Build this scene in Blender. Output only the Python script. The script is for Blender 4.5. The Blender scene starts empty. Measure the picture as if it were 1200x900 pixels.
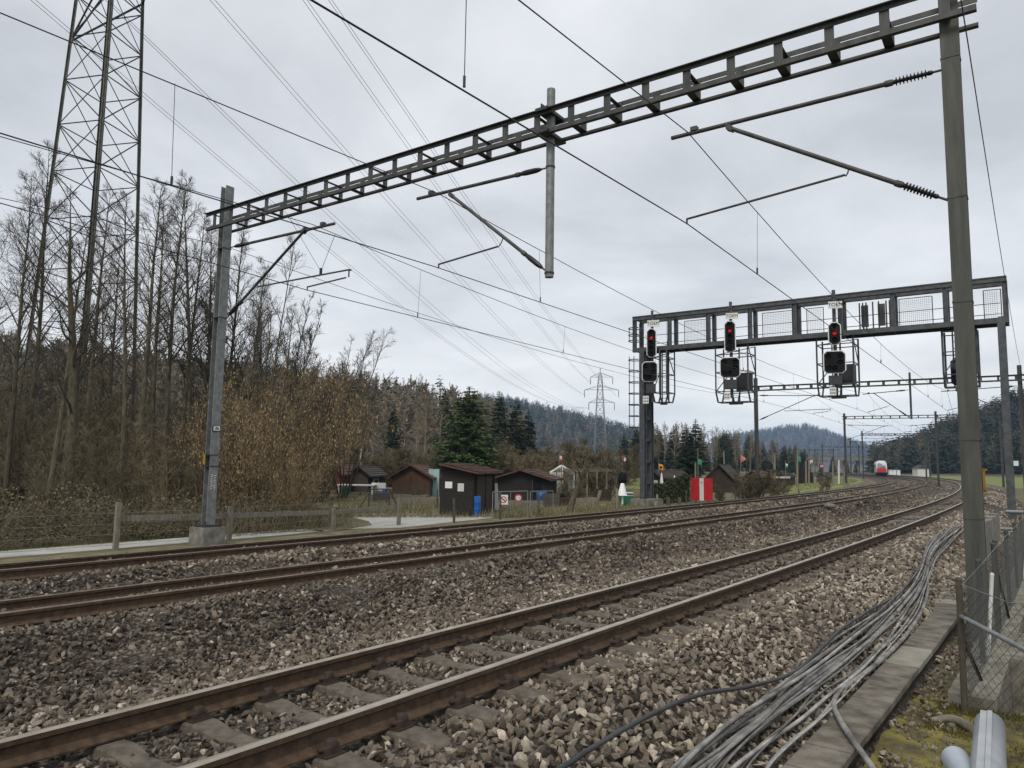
import bpy, math, random
import numpy as np
from mathutils import Vector, Matrix, Euler
random.seed(7); RNG = np.random.default_rng(7)
SC = bpy.context.scene
COL = SC.collection
PI = math.pi

# ------------------------------------------------------------------ camera model
PF, PITCH, ROLL, CAMH = 861.054, math.radians(6.1213), math.radians(0.9047), 1.6939
_F = np.array([0, math.cos(PITCH), math.sin(PITCH)])
_U = np.array([0, -math.sin(PITCH), math.cos(PITCH)])
_X = np.array([1.0, 0, 0])
_R = _X*math.cos(ROLL) + _U*math.sin(ROLL)
_UP = -_X*math.sin(ROLL) + _U*math.cos(ROLL)
CAM = np.array([0, 0, CAMH])
def ray(u, v): return _F + _R*((u-600)/PF) - _UP*((v-450)/PF)
def atz(u, v, z):                       # the ground point seen in photo pixel u, v at height z
    r = ray(u, v); return CAM + r*((z-CAMH)/r[2])
def aty(u, v, y):                       # the point seen in pixel u, v at depth y
    r = ray(u, v); return CAM + r*(y/r[1])
def atplane(u, v, P, N):
    r = ray(u, v); N = np.array(N, float); return CAM + r*(np.dot(np.array(P)-CAM, N)/np.dot(r, N))
def pix(P):
    P = np.asarray(P, float)-CAM; d = P@_F
    return 600+PF*(P@_R)/d, 450-PF*(P@_UP)/d, d

# ------------------------------------------------------------------ the line of the railway
_S = np.arange(-60, 480, .5)
_K = np.interp(_S, [-60, -20, 15, 50, 100, 180, 350, 480], [-.087, -.087, 1.1753, 1.3484, 1.4043, 2.6709, 3.6489, 3.6489])/1000
_ph = -np.concatenate([[0], np.cumsum((_K[1:]+_K[:-1])/2*.5)])
_i0 = int(np.argmin(abs(_S)))
_ph = _ph-_ph[_i0]+math.radians(37.2414)
_dx, _dy = np.sin(_ph), np.cos(_ph)
_cx = np.concatenate([[0], np.cumsum((_dx[1:]+_dx[:-1])/2*.5)]); _cx = _cx-_cx[_i0]+.3042
_cy = np.concatenate([[0], np.cumsum((_dy[1:]+_dy[:-1])/2*.5)]); _cy = _cy-_cy[_i0]+8
def head(s): return np.interp(s, _S, _ph)
def loc(s, l):                          # along the track, sideways (right positive)
    h = head(s); return np.interp(s, _S, _cx)+l*np.cos(h), np.interp(s, _S, _cy)-l*np.sin(h)
def P3(s, l, z): x, y = loc(s, l); return np.array([float(x), float(y), float(z)])
def sl(x, y):
    i = int(np.argmin((_cx-x)**2+(_cy-y)**2)); a, b = x-_cx[i], y-_cy[i]
    return _S[i]+a*_dx[i]+b*_dy[i], a*math.cos(_ph[i])-b*math.sin(_ph[i])
def off2(s): return -(6.0521-.0107*np.clip(s, -20, 100))
def off1(s): return -(9.4061-.0086*np.clip(s, -20, 100))
CANT3, CANT2, CANT1, Z2, Z1 = .1154, .1123, .095, -.1736, -.1172

# ------------------------------------------------------------------ meshes
ORG = {}
def V3(p): return np.asarray(p, float)
def unit(v):
    v = V3(v); n = np.linalg.norm(v); return v/n if n > 1e-12 else v
class MB:
    def __init__(s): s.V = []; s.n = 0; s.F = []; s.A = []; s.hasA = False
    def add(s, v, faces, m=0, smooth=False, a=0.5):
        v = np.asarray(v, float).reshape(-1, 3)
        if isinstance(faces, np.ndarray): groups = [faces]
        else:
            d = {}
            for f in faces: d.setdefault(len(f), []).append(f)
            groups = [np.array(x) for x in d.values()]
        for g in groups: s.F.append((g+s.n, m, smooth))
        s.V.append(v); s.n += len(v)
        if np.ndim(a) or a != 0.5: s.hasA = True
        s.A.append(np.broadcast_to(np.asarray(a, float), (len(v),)))
        return s
    def obox(s, c, ax, ay, az, m=0):
        c, ax, ay, az = V3(c), V3(ax), V3(ay), V3(az)
        v = [c+i*ax+j*ay+k*az for k in (-1, 1) for j in (-1, 1) for i in (-1, 1)]
        return s.add(v, [(0, 2, 3, 1), (4, 5, 7, 6), (0, 1, 5, 4), (2, 6, 7, 3), (0, 4, 6, 2), (1, 3, 7, 5)], m)
    def box(s, x0, x1, y0, y1, z0, z1, m=0):
        return s.obox(((x0+x1)/2, (y0+y1)/2, (z0+z1)/2), ((x1-x0)/2, 0, 0), (0, (y1-y0)/2, 0), (0, 0, (z1-z0)/2), m)
    def bar(s, p, q, w, h, up=(0, 0, 1), m=0):   # rectangular bar: w across, h along up
        p, q = V3(p), V3(q); d = q-p; t = unit(d); up = V3(up)
        if abs(np.dot(t, up)) > .98*np.linalg.norm(up): up = V3((0, 1, 0)) if abs(t[1]) < .9 else V3((1, 0, 0))
        sd = unit(np.cross(t, up)); u = np.cross(sd, t)
        return s.obox((p+q)/2, d/2, sd*w/2, u*h/2, m)
    def tube(s, pts, r, n=8, m=0, cap=True, smooth=True, a=0.5):
        P = np.asarray(pts, float); k = len(P)
        r = np.broadcast_to(np.asarray(r, float), (k,))
        T = np.gradient(P, axis=0); T /= np.linalg.norm(T, axis=1)[:, None]+1e-12
        mean = unit(P[-1]-P[0]+1e-9); ref = np.array([0, 0, 1.]) if abs(mean[2]) < .8 else np.array([1., 0, 0])
        A = np.cross(T, ref); A /= np.linalg.norm(A, axis=1)[:, None]+1e-12
        B = np.cross(T, A)
        th = np.arange(n)*2*PI/n
        v = P[:, None]+r[:, None, None]*(A[:, None]*np.cos(th)[None, :, None]+B[:, None]*np.sin(th)[None, :, None])
        i = np.arange(k-1)[:, None]*n; j = np.arange(n)[None]; j2 = (j+1) % n
        f = np.stack([i+j, i+n+j, i+n+j2, i+j2], -1).reshape(-1, 4)
        s.add(v.reshape(-1, 3), f, m, smooth, np.repeat(a, n) if np.ndim(a) else a)
        if cap:
            s.add(v[0], [tuple(range(n))], m, False); s.add(v[-1], [tuple(range(n))[::-1]], m, False)
        return s
    def cyl(s, p, q, r, n=12, m=0, r2=None): return s.tube([p, q], [r, r if r2 is None else r2], n, m)
    def lathe(s, c, prof, n=16, m=0, axis=(0, 0, 1)):
        ax = unit(axis); pts = [V3(c)+ax*z for _, z in prof]; r = [max(q, 1e-4) for q, _ in prof]
        ref = np.array([1., 0, 0]) if abs(ax[0]) < .9 else np.array([0, 1., 0])
        A = unit(np.cross(ax, ref)); B = np.cross(ax, A); th = np.arange(n)*2*PI/n
        v = np.array([p+q*(A*math.cos(t)+B*math.sin(t)) for p, q in zip(pts, r) for t in th])
        k = len(prof); f = [(i*n+j, i*n+(j+1) % n, (i+1)*n+(j+1) % n, (i+1)*n+j) for i in range(k-1) for j in range(n)]
        s.add(v, f, m, True); s.add(v[:n], [tuple(range(n))[::-1]], m); s.add(v[-n:], [tuple(range(n))], m)
        return s
    def quad(s, a, b, c, d, m=0): return s.add([a, b, c, d], [(0, 1, 2, 3)], m)
    def prism(s, poly, ex, m=0):             # planar outline pushed by ex
        P = np.asarray(poly, float); k = len(P); v = np.concatenate([P, P+V3(ex)])
        f = [tuple(range(k))[::-1], tuple(range(k, 2*k))]+[(i, (i+1) % k, k+(i+1) % k, k+i) for i in range(k)]
        return s.add(v, f, m)
    def ibeam(s, p, q, h, b, ax, tf=.018, tw=.012, m=0):   # ax: direction of the flange normals
        p, q = V3(p), V3(q); t = unit(q-p); ax = unit(V3(ax)-t*np.dot(ax, t)); by = np.cross(t, ax); d = (q-p)/2; c = (p+q)/2
        for sg in (-1, 1): s.obox(c+ax*sg*(h-tf)/2, d, by*b/2, ax*tf/2, m)
        return s.obox(c, d*.9995, by*tw/2, ax*(h/2-tf), m)
    def build(s, name, mat, parent=None, local=False):
        me = bpy.data.meshes.new(name)
        V = np.concatenate(s.V)
        if parent is not None and not local: V = V-ORG[parent.name]
        me.vertices.add(len(V)); me.vertices.foreach_set('co', V.astype(np.float32).ravel())
        L = np.concatenate([f.ravel() for f, _, _ in s.F]).astype(np.int32)
        sz = np.concatenate([np.full(len(f), f.shape[1]) for f, _, _ in s.F])
        st = np.concatenate([[0], np.cumsum(sz)[:-1]]).astype(np.int32)
        me.loops.add(len(L)); me.loops.foreach_set('vertex_index', L)
        me.polygons.add(len(sz)); me.polygons.foreach_set('loop_start', st)
        mi = np.concatenate([np.full(len(f), m) for f, m, _ in s.F]).astype(np.int32)
        sm = np.concatenate([np.full(len(f), q) for f, _, q in s.F]).astype(bool)
        for x in (mat if isinstance(mat, (list, tuple)) else [mat]): me.materials.append(x)
        me.polygons.foreach_set('material_index', mi); me.polygons.foreach_set('use_smooth', sm)
        if s.hasA:
            at = me.attributes.new('tint', 'FLOAT', 'POINT'); at.data.foreach_set('value', np.concatenate(s.A).astype(np.float32))
        me.update(calc_edges=True)
        o = bpy.data.objects.new(name, me); COL.objects.link(o)
        if parent is not None:
            o.parent = parent
            ORG[o.name] = np.zeros(3) if local else ORG[parent.name]
        else: ORG[o.name] = np.zeros(3)
        return o
def tag(o, label=None, cat=None, group=None, kind=None):
    if label: o['label'] = label
    if cat: o['category'] = cat
    if group: o['group'] = group
    if kind: o['kind'] = kind
    return o
def thing(name, label, cat, at=(0, 0, 0), group=None):
    o = bpy.data.objects.new(name, None); COL.objects.link(o); o.location = [float(q) for q in at]; o.empty_display_size = .2
    ORG[o.name] = V3(at); return tag(o, label, cat, group)
def copy_tree(o, parent=None):
    c = o.copy(); COL.objects.link(c)
    if parent is not None: c.parent = parent
    for ch in list(o.children): copy_tree(ch, c)
    return c
def text(name, body, size, c, ex, ey, mat, parent, ext=.003):   # lettering centred on c, reading along ex, up ey
    cu = bpy.data.curves.new(name, 'FONT'); cu.body = body; cu.size = size; cu.align_x = 'CENTER'; cu.align_y = 'CENTER'; cu.extrude = ext; cu.offset = 0
    f = bpy.data.objects.new(name+'_font', cu); COL.objects.link(f); me = bpy.data.meshes.new_from_object(f.evaluated_get(bpy.context.evaluated_depsgraph_get()))
    bpy.data.objects.remove(f); me.name = name; me.materials.clear(); me.materials.append(mat); o = bpy.data.objects.new(name, me); COL.objects.link(o)
    ex, ey = unit(ex), unit(ey); ez = np.cross(ex, ey)
    M = Matrix([[ex[i], ey[i], ez[i], 0] for i in range(3)]+[[0, 0, 0, 1]])
    M.translation = Vector(V3(c)-ORG[parent.name]); o.parent = parent; o.matrix_basis = M; return o

# ------------------------------------------------------------------ materials
def mat(name, c1, c2=None, scale=8, rough=.7, metal=0, bump=0, bscale=60, c3=None, detail=6, stretch=None, tint=None, spec=.4, sharp=(.35, .65), bdist=.02, obj_random=0):
    m = bpy.data.materials.new(name); m.use_nodes = True; nt = m.node_tree; N = nt.nodes; L = nt.links
    b = N['Principled BSDF']; b.inputs['Roughness'].default_value = rough; b.inputs['Metallic'].default_value = metal
    b.inputs['Specular IOR Level'].default_value = spec
    tc = N.new('ShaderNodeTexCoord'); vec = tc.outputs['Object']
    if stretch:
        mp = N.new('ShaderNodeMapping'); mp.inputs['Scale'].default_value = stretch; L.new(vec, mp.inputs[0]); vec = mp.outputs[0]
    def rgb(c): return (c[0], c[1], c[2], 1)
    col = None
    if c2 is not None:
        n = N.new('ShaderNodeTexNoise'); n.inputs['Scale'].default_value = scale; n.inputs['Detail'].default_value = detail; n.inputs['Roughness'].default_value = .62
        L.new(vec, n.inputs['Vector']); r = N.new('ShaderNodeValToRGB'); L.new(n.outputs['Fac'], r.inputs[0])
        r.color_ramp.elements[0].position = sharp[0]; r.color_ramp.elements[1].position = sharp[1]
        r.color_ramp.elements[0].color = rgb(c1); r.color_ramp.elements[1].color = rgb(c2)
        if c3 is not None:
            e = r.color_ramp.elements.new((sharp[0]+sharp[1])/2); e.color = rgb(c3)
        col = r.outputs[0]
    if tint:
        a = N.new('ShaderNodeAttribute'); a.attribute_name = 'tint'
        r2 = N.new('ShaderNodeValToRGB'); L.new(a.outputs['Fac'], r2.inputs[0]); el = r2.color_ramp.elements
        el[0].color = rgb(tint[0]); el[1].color = rgb(tint[-1])
        for i, c in enumerate(tint[1:-1]): e = el.new((i+1)/(len(tint)-1)); e.color = rgb(c)
        if col is None: col = r2.outputs[0]
        else:
            mx = N.new('ShaderNodeMix'); mx.data_type = 'RGBA'; mx.blend_type = 'MULTIPLY'; mx.inputs['Factor'].default_value = 1
            L.new(r2.outputs[0], mx.inputs[6]); L.new(col, mx.inputs[7]); col = mx.outputs[2]
    if obj_random:
        oi = N.new('ShaderNodeObjectInfo'); h = N.new('ShaderNodeHueSaturation'); mr = N.new('ShaderNodeMapRange')
        mr.inputs[3].default_value = 1-obj_random; mr.inputs[4].default_value = 1+obj_random
        L.new(oi.outputs['Random'], mr.inputs[0]); L.new(mr.outputs[0], h.inputs['Value'])
        if col is None: h.inputs['Color'].default_value = rgb(c1)
        else: L.new(col, h.inputs['Color'])
        col = h.outputs[0]
    if col is None: b.inputs['Base Color'].default_value = rgb(c1)
    else: L.new(col, b.inputs['Base Color'])
    if bump:
        n2 = N.new('ShaderNodeTexNoise'); n2.inputs['Scale'].default_value = bscale; n2.inputs['Detail'].default_value = 5; L.new(vec, n2.inputs['Vector'])
        bp = N.new('ShaderNodeBump'); bp.inputs['Strength'].default_value = bump; bp.inputs['Distance'].default_value = bdist
        L.new(n2.outputs['Fac'], bp.inputs['Height']); L.new(bp.outputs[0], b.inputs['Normal'])
    return m
M = {}
M['rail_rust'] = mat('rusty_rail_side', (.046, .028, .016), (.10, .062, .036), 14, .8, 0, .25, 90)
M['rail_top'] = mat('worn_rail_head', (.46, .41, .34), (.33, .285, .225), 5, .36, .5, .05, 60, stretch=(1, 1, 1))
M['rail_top_dull'] = mat('dull_rail_head', (.24, .195, .155), (.15, .115, .09), 5, .5, .3)
M['clip'] = mat('rusty_fastening', (.028, .018, .013), (.05, .033, .024), 30, .85)
M['sleeper'] = mat('dirty_concrete_sleeper', (.070, .057, .043), (.15, .128, .10), 9, .9, 0, .5, 70, c3=(.112, .094, .073))
M['stone'] = mat('ballast_stone', (.66, .63, .59), (1.0, .99, .97), 34, .85, tint=[(.026, .020, .015), (.088, .066, .046), (.15, .132, .11), (.20, .158, .116), (.32, .285, .235), (.54, .475, .385)], bump=.35, bscale=120, bdist=.006)
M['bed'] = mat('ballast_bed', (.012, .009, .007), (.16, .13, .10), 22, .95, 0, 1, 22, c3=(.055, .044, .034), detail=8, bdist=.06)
M['galv'] = mat('galvanised_steel', (.14, .15, .146), (.25, .262, .255), 7, .55, .25, .04, 30)
M['galv_dark'] = mat('weathered_steel', (.046, .048, .046), (.088, .09, .084), 5, .6, .3, .1, 40, stretch=(1, 1, .25))
M['green_steel'] = mat('weathered_greenish_steel', (.044, .045, .039), (.10, .10, .086), 9, .62, .2, .25, 60, stretch=(1, 1, .10), c3=(.072, .073, .063), sharp=(.3, .7))
M['dark_steel'] = mat('dark_painted_steel', (.032, .035, .037), (.055, .058, .06), 4, .5, .2)
M['gantry'] = mat('gantry_steel', (.052, .057, .06), (.10, .106, .11), 4, .5, .25, .05, 30)
M['wire'] = mat('dark_wire', (.022, .022, .023), rough=.5, metal=.3)
M['hv'] = mat('aluminium_conductor', (.16, .165, .17), rough=.5, metal=.5)
M['insul'] = mat('brown_black_insulator', (.012, .011, .012), rough=.35)
M['pylon'] = mat('mossy_pylon_steel', (.06, .062, .05), (.13, .13, .105), 2.5, .7, .1)
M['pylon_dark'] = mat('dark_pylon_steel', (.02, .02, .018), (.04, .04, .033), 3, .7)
M['concrete'] = mat('weathered_concrete', (.115, .108, .092), (.25, .235, .205), 4, .92, 0, .4, 50, c3=(.18, .168, .145))
M['trough_side'] = mat('shaded_trough_side', (.022, .02, .014), (.06, .055, .035), 5, .95, 0, .5, 50)  # shade below the overhanging lids is put into this dark wall colour
M['concrete_moss'] = mat('mossy_concrete', (.10, .092, .06), (.23, .215, .18), 5, .95, 0, .5, 50, c3=(.165, .152, .118))
M['slab'] = mat('trough_lid_concrete', (.075, .064, .049), (.20, .178, .143), 4.5, .92, 0, .5, 60, c3=(.14, .122, .096))
M['slab_pale'] = mat('pale_trough_lid', (.19, .175, .14), (.28, .26, .215), 4, .92, 0, .4, 60)
M['path'] = mat('pale_concrete_path', (.31, .30, .275), (.43, .415, .38), 2, .9, 0, .2, 40)
M['wood'] = mat('grey_weathered_wood', (.13, .112, .085), (.25, .225, .18), 6, .9, 0, .4, 60, stretch=(3, 3, .6))
M['wood_dark'] = mat('dark_stake_wood', (.05, .042, .03), (.105, .088, .062), 6, .9, 0, .4, 60)
M['bark'] = mat('dark_bark', (.05, .043, .027), (.135, .115, .074), 9, .95, 0, .5, 40, stretch=(1, 1, .3), obj_random=.25)
M['twig'] = mat('bare_twig', (.042, .034, .024), (.075, .061, .042), 3, .9, obj_random=.25)
M['bark_pale'] = mat('pale_bark', (.22, .20, .16), (.36, .34, .29), 6, .9, stretch=(1, 1, .4))
M['twig_brown'] = mat('brown_twig', (.095, .077, .043), (.185, .148, .088), 3, .9, obj_random=.25)
M['twig_grey'] = mat('grey_brown_twig', (.125, .102, .068), (.21, .175, .122), .5, .9, obj_random=.3)
M['catkin'] = mat('hazel_catkin', (.8, .8, .8), (1, 1, 1), 3, .8, tint=[(.10, .07, .03), (.23, .155, .07), (.46, .33, .18)])
M['bramble'] = mat('bramble_leaf', (.7, .7, .7), (1, 1, 1), 2, .6, tint=[(.055, .042, .02), (.10, .082, .036), (.13, .122, .052), (.21, .155, .08)])
M['needle'] = mat('spruce_needles', (.7, .75, .7), (1, 1, 1), 1.2, .7, tint=[(.012, .019, .009), (.026, .044, .017), (.052, .078, .027)], obj_random=.25)
M['needle_bright'] = mat('bright_spruce_needles', (.7, .75, .7), (1, 1, 1), 1.2, .7, tint=[(.03, .055, .018), (.075, .125, .036), (.13, .18, .055)])
M['grass'] = mat('short_grass', (.8, .8, .8), (1, 1, 1), 2, .8, tint=[(.075, .07, .028), (.11, .115, .036), (.17, .17, .06), (.25, .21, .11)])
M['moss'] = mat('moss_cushion', (.7, .7, .7), (1, 1, 1), 9, .95, tint=[(.06, .05, .015), (.12, .105, .02), (.17, .155, .035)], bump=.6, bscale=150)
M['hedge'] = mat('hedge_leaf', (.7, .7, .7), (1, 1, 1), 2, .7, tint=[(.03, .04, .012), (.065, .082, .024), (.11, .125, .04)])
M['shed_black'] = mat('black_stained_boards', (.012, .010, .008), (.028, .024, .02), 5, .85, 0, .3, 30, stretch=(1, 1, 6))
M['shed_brown'] = mat('brown_boards', (.05, .028, .016), (.095, .054, .031), 5, .85, 0, .4, 40, stretch=(5, 5, .6))
M['shed_dark_brown'] = mat('dark_brown_boards', (.028, .018, .012), (.05, .034, .024), 5, .85, 0, .4, 40, stretch=(5, 5, .6))
M['shed_red'] = mat('red_brown_boards', (.13, .035, .022), (.19, .058, .038), 5, .85, 0, .3, 40)
M['shed_grey'] = mat('grey_boards', (.05, .043, .035), (.09, .078, .064), 5, .85, 0, .3, 40, stretch=(1, 1, 6))
M['tile'] = mat('old_roof_tile', (.075, .038, .026), (.15, .082, .056), 2.2, .85, 0, .3, 20, c3=(.11, .058, .04))
M['tile_dark'] = mat('dark_roof_tile', (.035, .028, .023), (.075, .058, .047), 2.2, .85, 0, .3, 20)
M['blue'] = mat('blue_plastic', (.008, .095, .36), (.012, .12, .42), 3, .4)
M['green_pl'] = mat('green_plastic', (.012, .13, .07), (.018, .17, .095), 3, .45)
M['white'] = mat('white_paint', (.70, .70, .68), (.78, .78, .76), 6, .6)
M['offwhite'] = mat('off_white', (.5, .49, .46), (.62, .61, .58), 6, .7)
M['red'] = mat('red_paint', (.50, .012, .018), (.60, .018, .022), 4, .5)
M['redflag'] = mat('red_cloth', (.45, .03, .03), (.55, .05, .045), 4, .8)
M['pinkflag'] = mat('faded_red_cloth', (.42, .14, .13), (.55, .22, .20), 4, .8)
M['orange'] = mat('orange_cloth', (.62, .22, .015), (.7, .28, .03), 4, .8)
M['yellow'] = mat('yellow_paint', (.20, .105, .01), (.30, .17, .015), 4, .6)
M['greenflag'] = mat('green_cloth', (.02, .22, .11), (.03, .28, .14), 4, .8)
M['black'] = mat('black_matt', (.009, .010, .010), rough=.75, spec=.15)
M['lens'] = mat('dark_lens', (.006, .006, .007), rough=.45, spec=.2)
M['plate'] = mat('sign_plate', (.60, .60, .58), (.70, .70, .68), 8, .5)
M['ink'] = mat('black_lettering', (.012, .012, .012), rough=.6)
M['pipe'] = mat('grey_plastic_pipe', (.30, .32, .335), (.42, .44, .45), 3, .45, 0, .05, 30)
M['pipe_blue'] = mat('blue_grey_pipe', (.35, .39, .44), (.43, .47, .52), 3, .4)
M['cable'] = mat('dusty_cable', (.055, .053, .049), (.29, .28, .26), 3.5, .75, 0, .2, 80, obj_random=.5, sharp=(.3, .62))
M['cable_dark'] = mat('dark_cable', (.02, .022, .026), (.05, .05, .053), 4, .55)
M['glass'] = mat('dark_glass', (.02, .024, .028), rough=.1)
M['train_white'] = mat('train_white', (.50, .50, .50), (.58, .58, .58), 2, .35)
M['train_glass'] = mat('train_windscreen', (.10, .115, .13), rough=.12)
M['dry_grass'] = mat('dry_weeds', (.8, .8, .8), (1, 1, 1), 2, .9, tint=[(.13, .105, .058), (.22, .18, .11), (.32, .27, .17)])
m = bpy.data.materials.new('red_signal_lamp'); m.use_nodes = True; b = m.node_tree.nodes['Principled BSDF']
b.inputs['Base Color'].default_value = (.5, .01, .01, 1); b.inputs['Emission Color'].default_value = (.9, .008, .02, 1); b.inputs['Emission Strength'].default_value = .30
M['redlamp'] = m
# ------------------------------------------------------------------ terrain
GZ = -.62
HILLS = [  # photo-x profile -> top of ground above rail level, rise from R0 to R1, falls away by R2
    ([-900, 0, 200, 430, 520, 600, 660, 730, 790, 900], [25, 26, 25, 20, 18, 9, 2, 0, 0, 0], 110, 270, 900),
    ([380, 560, 600, 650, 700, 740, 800, 860], [70, 88, 84, 72, 58, 42, 16, 0], 620, 1100, 1700),
    ([800, 860, 920, 945, 970, 1000, 1025, 1060, 1120], [60, 95, 122, 128, 108, 76, 56, 30, 0], 1500, 2600, 3300),
    ([1000, 1040, 1075, 1100, 1150, 1200, 1300, 1900], [0, 3, 9, 15, 24, 33, 45, 60], 320, 470, 1100),
]
def sm(a, b, x): t = np.clip((x-a)/(b-a), 0, 1); return t*t*(3-2*t)
def hill_z(x, y):
    x, y = np.asarray(x, float), np.asarray(y, float)
    r = np.hypot(x, y); u = 600+PF*x/np.maximum(y, .35*np.abs(x)+1e-3)
    z = np.zeros_like(r)
    for px, hh, R0, R1, R2 in HILLS:
        h = np.interp(u, px, hh)*(y > 0)
        z = np.maximum(z, h*sm(R0, R1, r)*(1-.75*sm(R1, R2, r)))
    return z
def ground_z(x, y): return GZ+hill_z(x, y)
def make_ground():
    rr = np.concatenate([[.01], np.arange(1, 16, .5), 16*1.035**np.arange(1, 190)])
    rr = rr[rr < 4300]; az = np.radians(np.concatenate([np.arange(-180, -60, 6), np.arange(-60, 60, .75), np.arange(60, 180, 6)]))
    X = rr[:, None]*np.sin(az)[None]; Y = rr[:, None]*np.cos(az)[None]
    Z = ground_z(X, Y)
    # the dug-out strip on the right, behind the concrete kerb wall
    h0 = head(4.0); ox, oy = loc(4.0, 0); S = 4+(X-ox)*math.sin(h0)+(Y-oy)*math.cos(h0); Lt = (X-ox)*math.cos(h0)-(Y-oy)*math.sin(h0)
    Z = np.where((Lt > 3.6) & (Lt < 8) & (S > 2.1) & (S < 22), -1.9, Z)
    k, n = X.shape; i = np.arange(k-1)[:, None]*n; j = np.arange(n)[None]; j2 = (j+1) % n
    f = np.stack([i+j, i+j2, i+n+j2, i+n+j], -1).reshape(-1, 4)
    b = MB(); b.add(np.stack([X, Y, Z], -1), f, 0, True)
    return tag(b.build('ground', GROUND), kind='structure')
def ground_material():
    m = mat('garden_and_forest_floor', (.075, .06, .036), (.15, .125, .07), .35, .95, 0, .6, 6, c3=(.105, .095, .045), bdist=.1)
    nt = m.node_tree; N, L = nt.nodes, nt.links; b = N['Principled BSDF']; old = b.inputs['Base Color'].links[0].from_socket      # leaf litter on the wooded slopes
    g = N.new('ShaderNodeNewGeometry'); sp = N.new('ShaderNodeSeparateXYZ'); L.new(g.outputs['Position'], sp.inputs[0]); mr = N.new('ShaderNodeMapRange'); mr.inputs[1].default_value = GZ+.3; mr.inputs[2].default_value = GZ+2.5; L.new(sp.outputs[2], mr.inputs[0])
    mx = N.new('ShaderNodeMix'); mx.data_type = 'RGBA'; L.new(mr.outputs[0], mx.inputs['Factor']); L.new(old, mx.inputs[6]); mx.inputs[7].default_value = (.062, .047, .031, 1); L.new(mx.outputs[2], b.inputs['Base Color'])
    return m
GROUND = ground_material()
make_ground()

def strip(name, pts, mt, z, kind='structure'):     # flat polygon lying on the ground
    b = MB(); P = [(p[0], p[1], z) for p in pts]; k = len(P); b.add(P+[(p[0], p[1], z-.25) for p in P], [tuple(range(k))]+[(i, k+i, k+(i+1) % k, (i+1) % k) for i in range(k)]); return tag(b.build(name, mt), kind=kind)
M['meadow'] = mat('meadow_green', (.11, .13, .03), (.19, .20, .055), .5, .95, 0, .5, 8, c3=(.15, .17, .042), bdist=.05)
M['lawn'] = mat('winter_lawn', (.14, .13, .062), (.30, .255, .155), .8, .95, 0, .6, 10, c3=(.14, .14, .06), bdist=.06)
# pale concrete path along the railway with the fork into the gardens
def gp(u, v, z=GZ): p = atz(u, v, z); return p[0], p[1]
path = [loc(s, -14.75) for s in np.arange(-40, 9.5, 2)]+[gp(385, 621.5), gp(425, 619.5), gp(470, 618.5), gp(530, 612), gp(578, 607), gp(610, 603.5), gp(600, 600), gp(560, 601.5), gp(480, 602), gp(415, 601.5), gp(412, 606), gp(432, 611), gp(436, 616), gp(410, 620), gp(380, 622.6)]
path += [loc(s, -16.0) for s in np.arange(9, -41, -2)]
strip('path', path, M['path'], GZ+.012)
strip('lawn', [gp(380, 603), gp(395, 588), gp(430, 580), gp(520, 577), gp(660, 577), gp(740, 583), gp(700, 595), gp(660, 600), gp(612, 603.2), gp(590, 599.4), gp(480, 601), gp(415, 600.5)], M['lawn'], GZ+.006)
def band(name, s0, s1, l0, l1, mt, z, step=4):
    ss = np.arange(s0, s1+.1, step); return strip(name, [loc(s, l0) for s in ss]+[loc(s, l1) for s in ss[::-1]], mt, z)
band('meadow', 60, 190, -13.2, -46, M['meadow'], GZ+.01)
band('meadow', 112, 320, 5.5, 70, M['meadow'], GZ+.01)
M['verge'] = mat('dry_verge', (.09, .075, .045), (.20, .165, .10), 1.5, .95, 0, .7, 20, c3=(.135, .125, .06), bdist=.05)
band('verge', -30, 40, -12.2, -14.4, M['verge'], GZ+.004, 2)

# ------------------------------------------------------------------ ballast bed
def bed_profile(s):
    o2, o1 = float(off2(s)), float(off1(s))
    return [(3.30, -.70), (3.05, -.50), (2.72, -.43), (1.85, -.15), (1.45, -.10), (1.25, -.145), (.4, -.222), (-.4, -.278), (-1.25, -.345), (-1.45, -.325), (-2.1, -.40), (-3.2, -.55), (o2+1.9, -.47),
            (o2+1.45, Z2-.19+.105), (o2, Z2-.185), (o2-1.4, Z2-.19-.10), ((o2+o1)/2, -.40), (o1+1.4, Z1-.19+.085), (o1, Z1-.185), (o1-1.4, Z1-.19-.09), (o1-2.0, -.42), (o1-3.1, -.70)]
def bed_z(s, l):
    p = np.array(bed_profile(s))[::-1]; return np.interp(l, p[:, 0], p[:, 1])
b = MB(); ss = np.concatenate([np.arange(-40, 60, 1.0), np.arange(60, 430, 2.5)]); rows = []
for s in ss:
    pr = bed_profile(s); rows.append([P3(s, l, z) for l, z in pr])
V = np.array(rows); k, n = V.shape[:2]; i = np.arange(k-1)[:, None]*n; j = np.arange(n-1)[None]
b.add(V, np.stack([i+j, i+n+j, i+n+j+1, i+j+1], -1).reshape(-1, 4), 0, True)
tag(b.build('ballast_bed', M['bed']), kind='structure')

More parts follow.
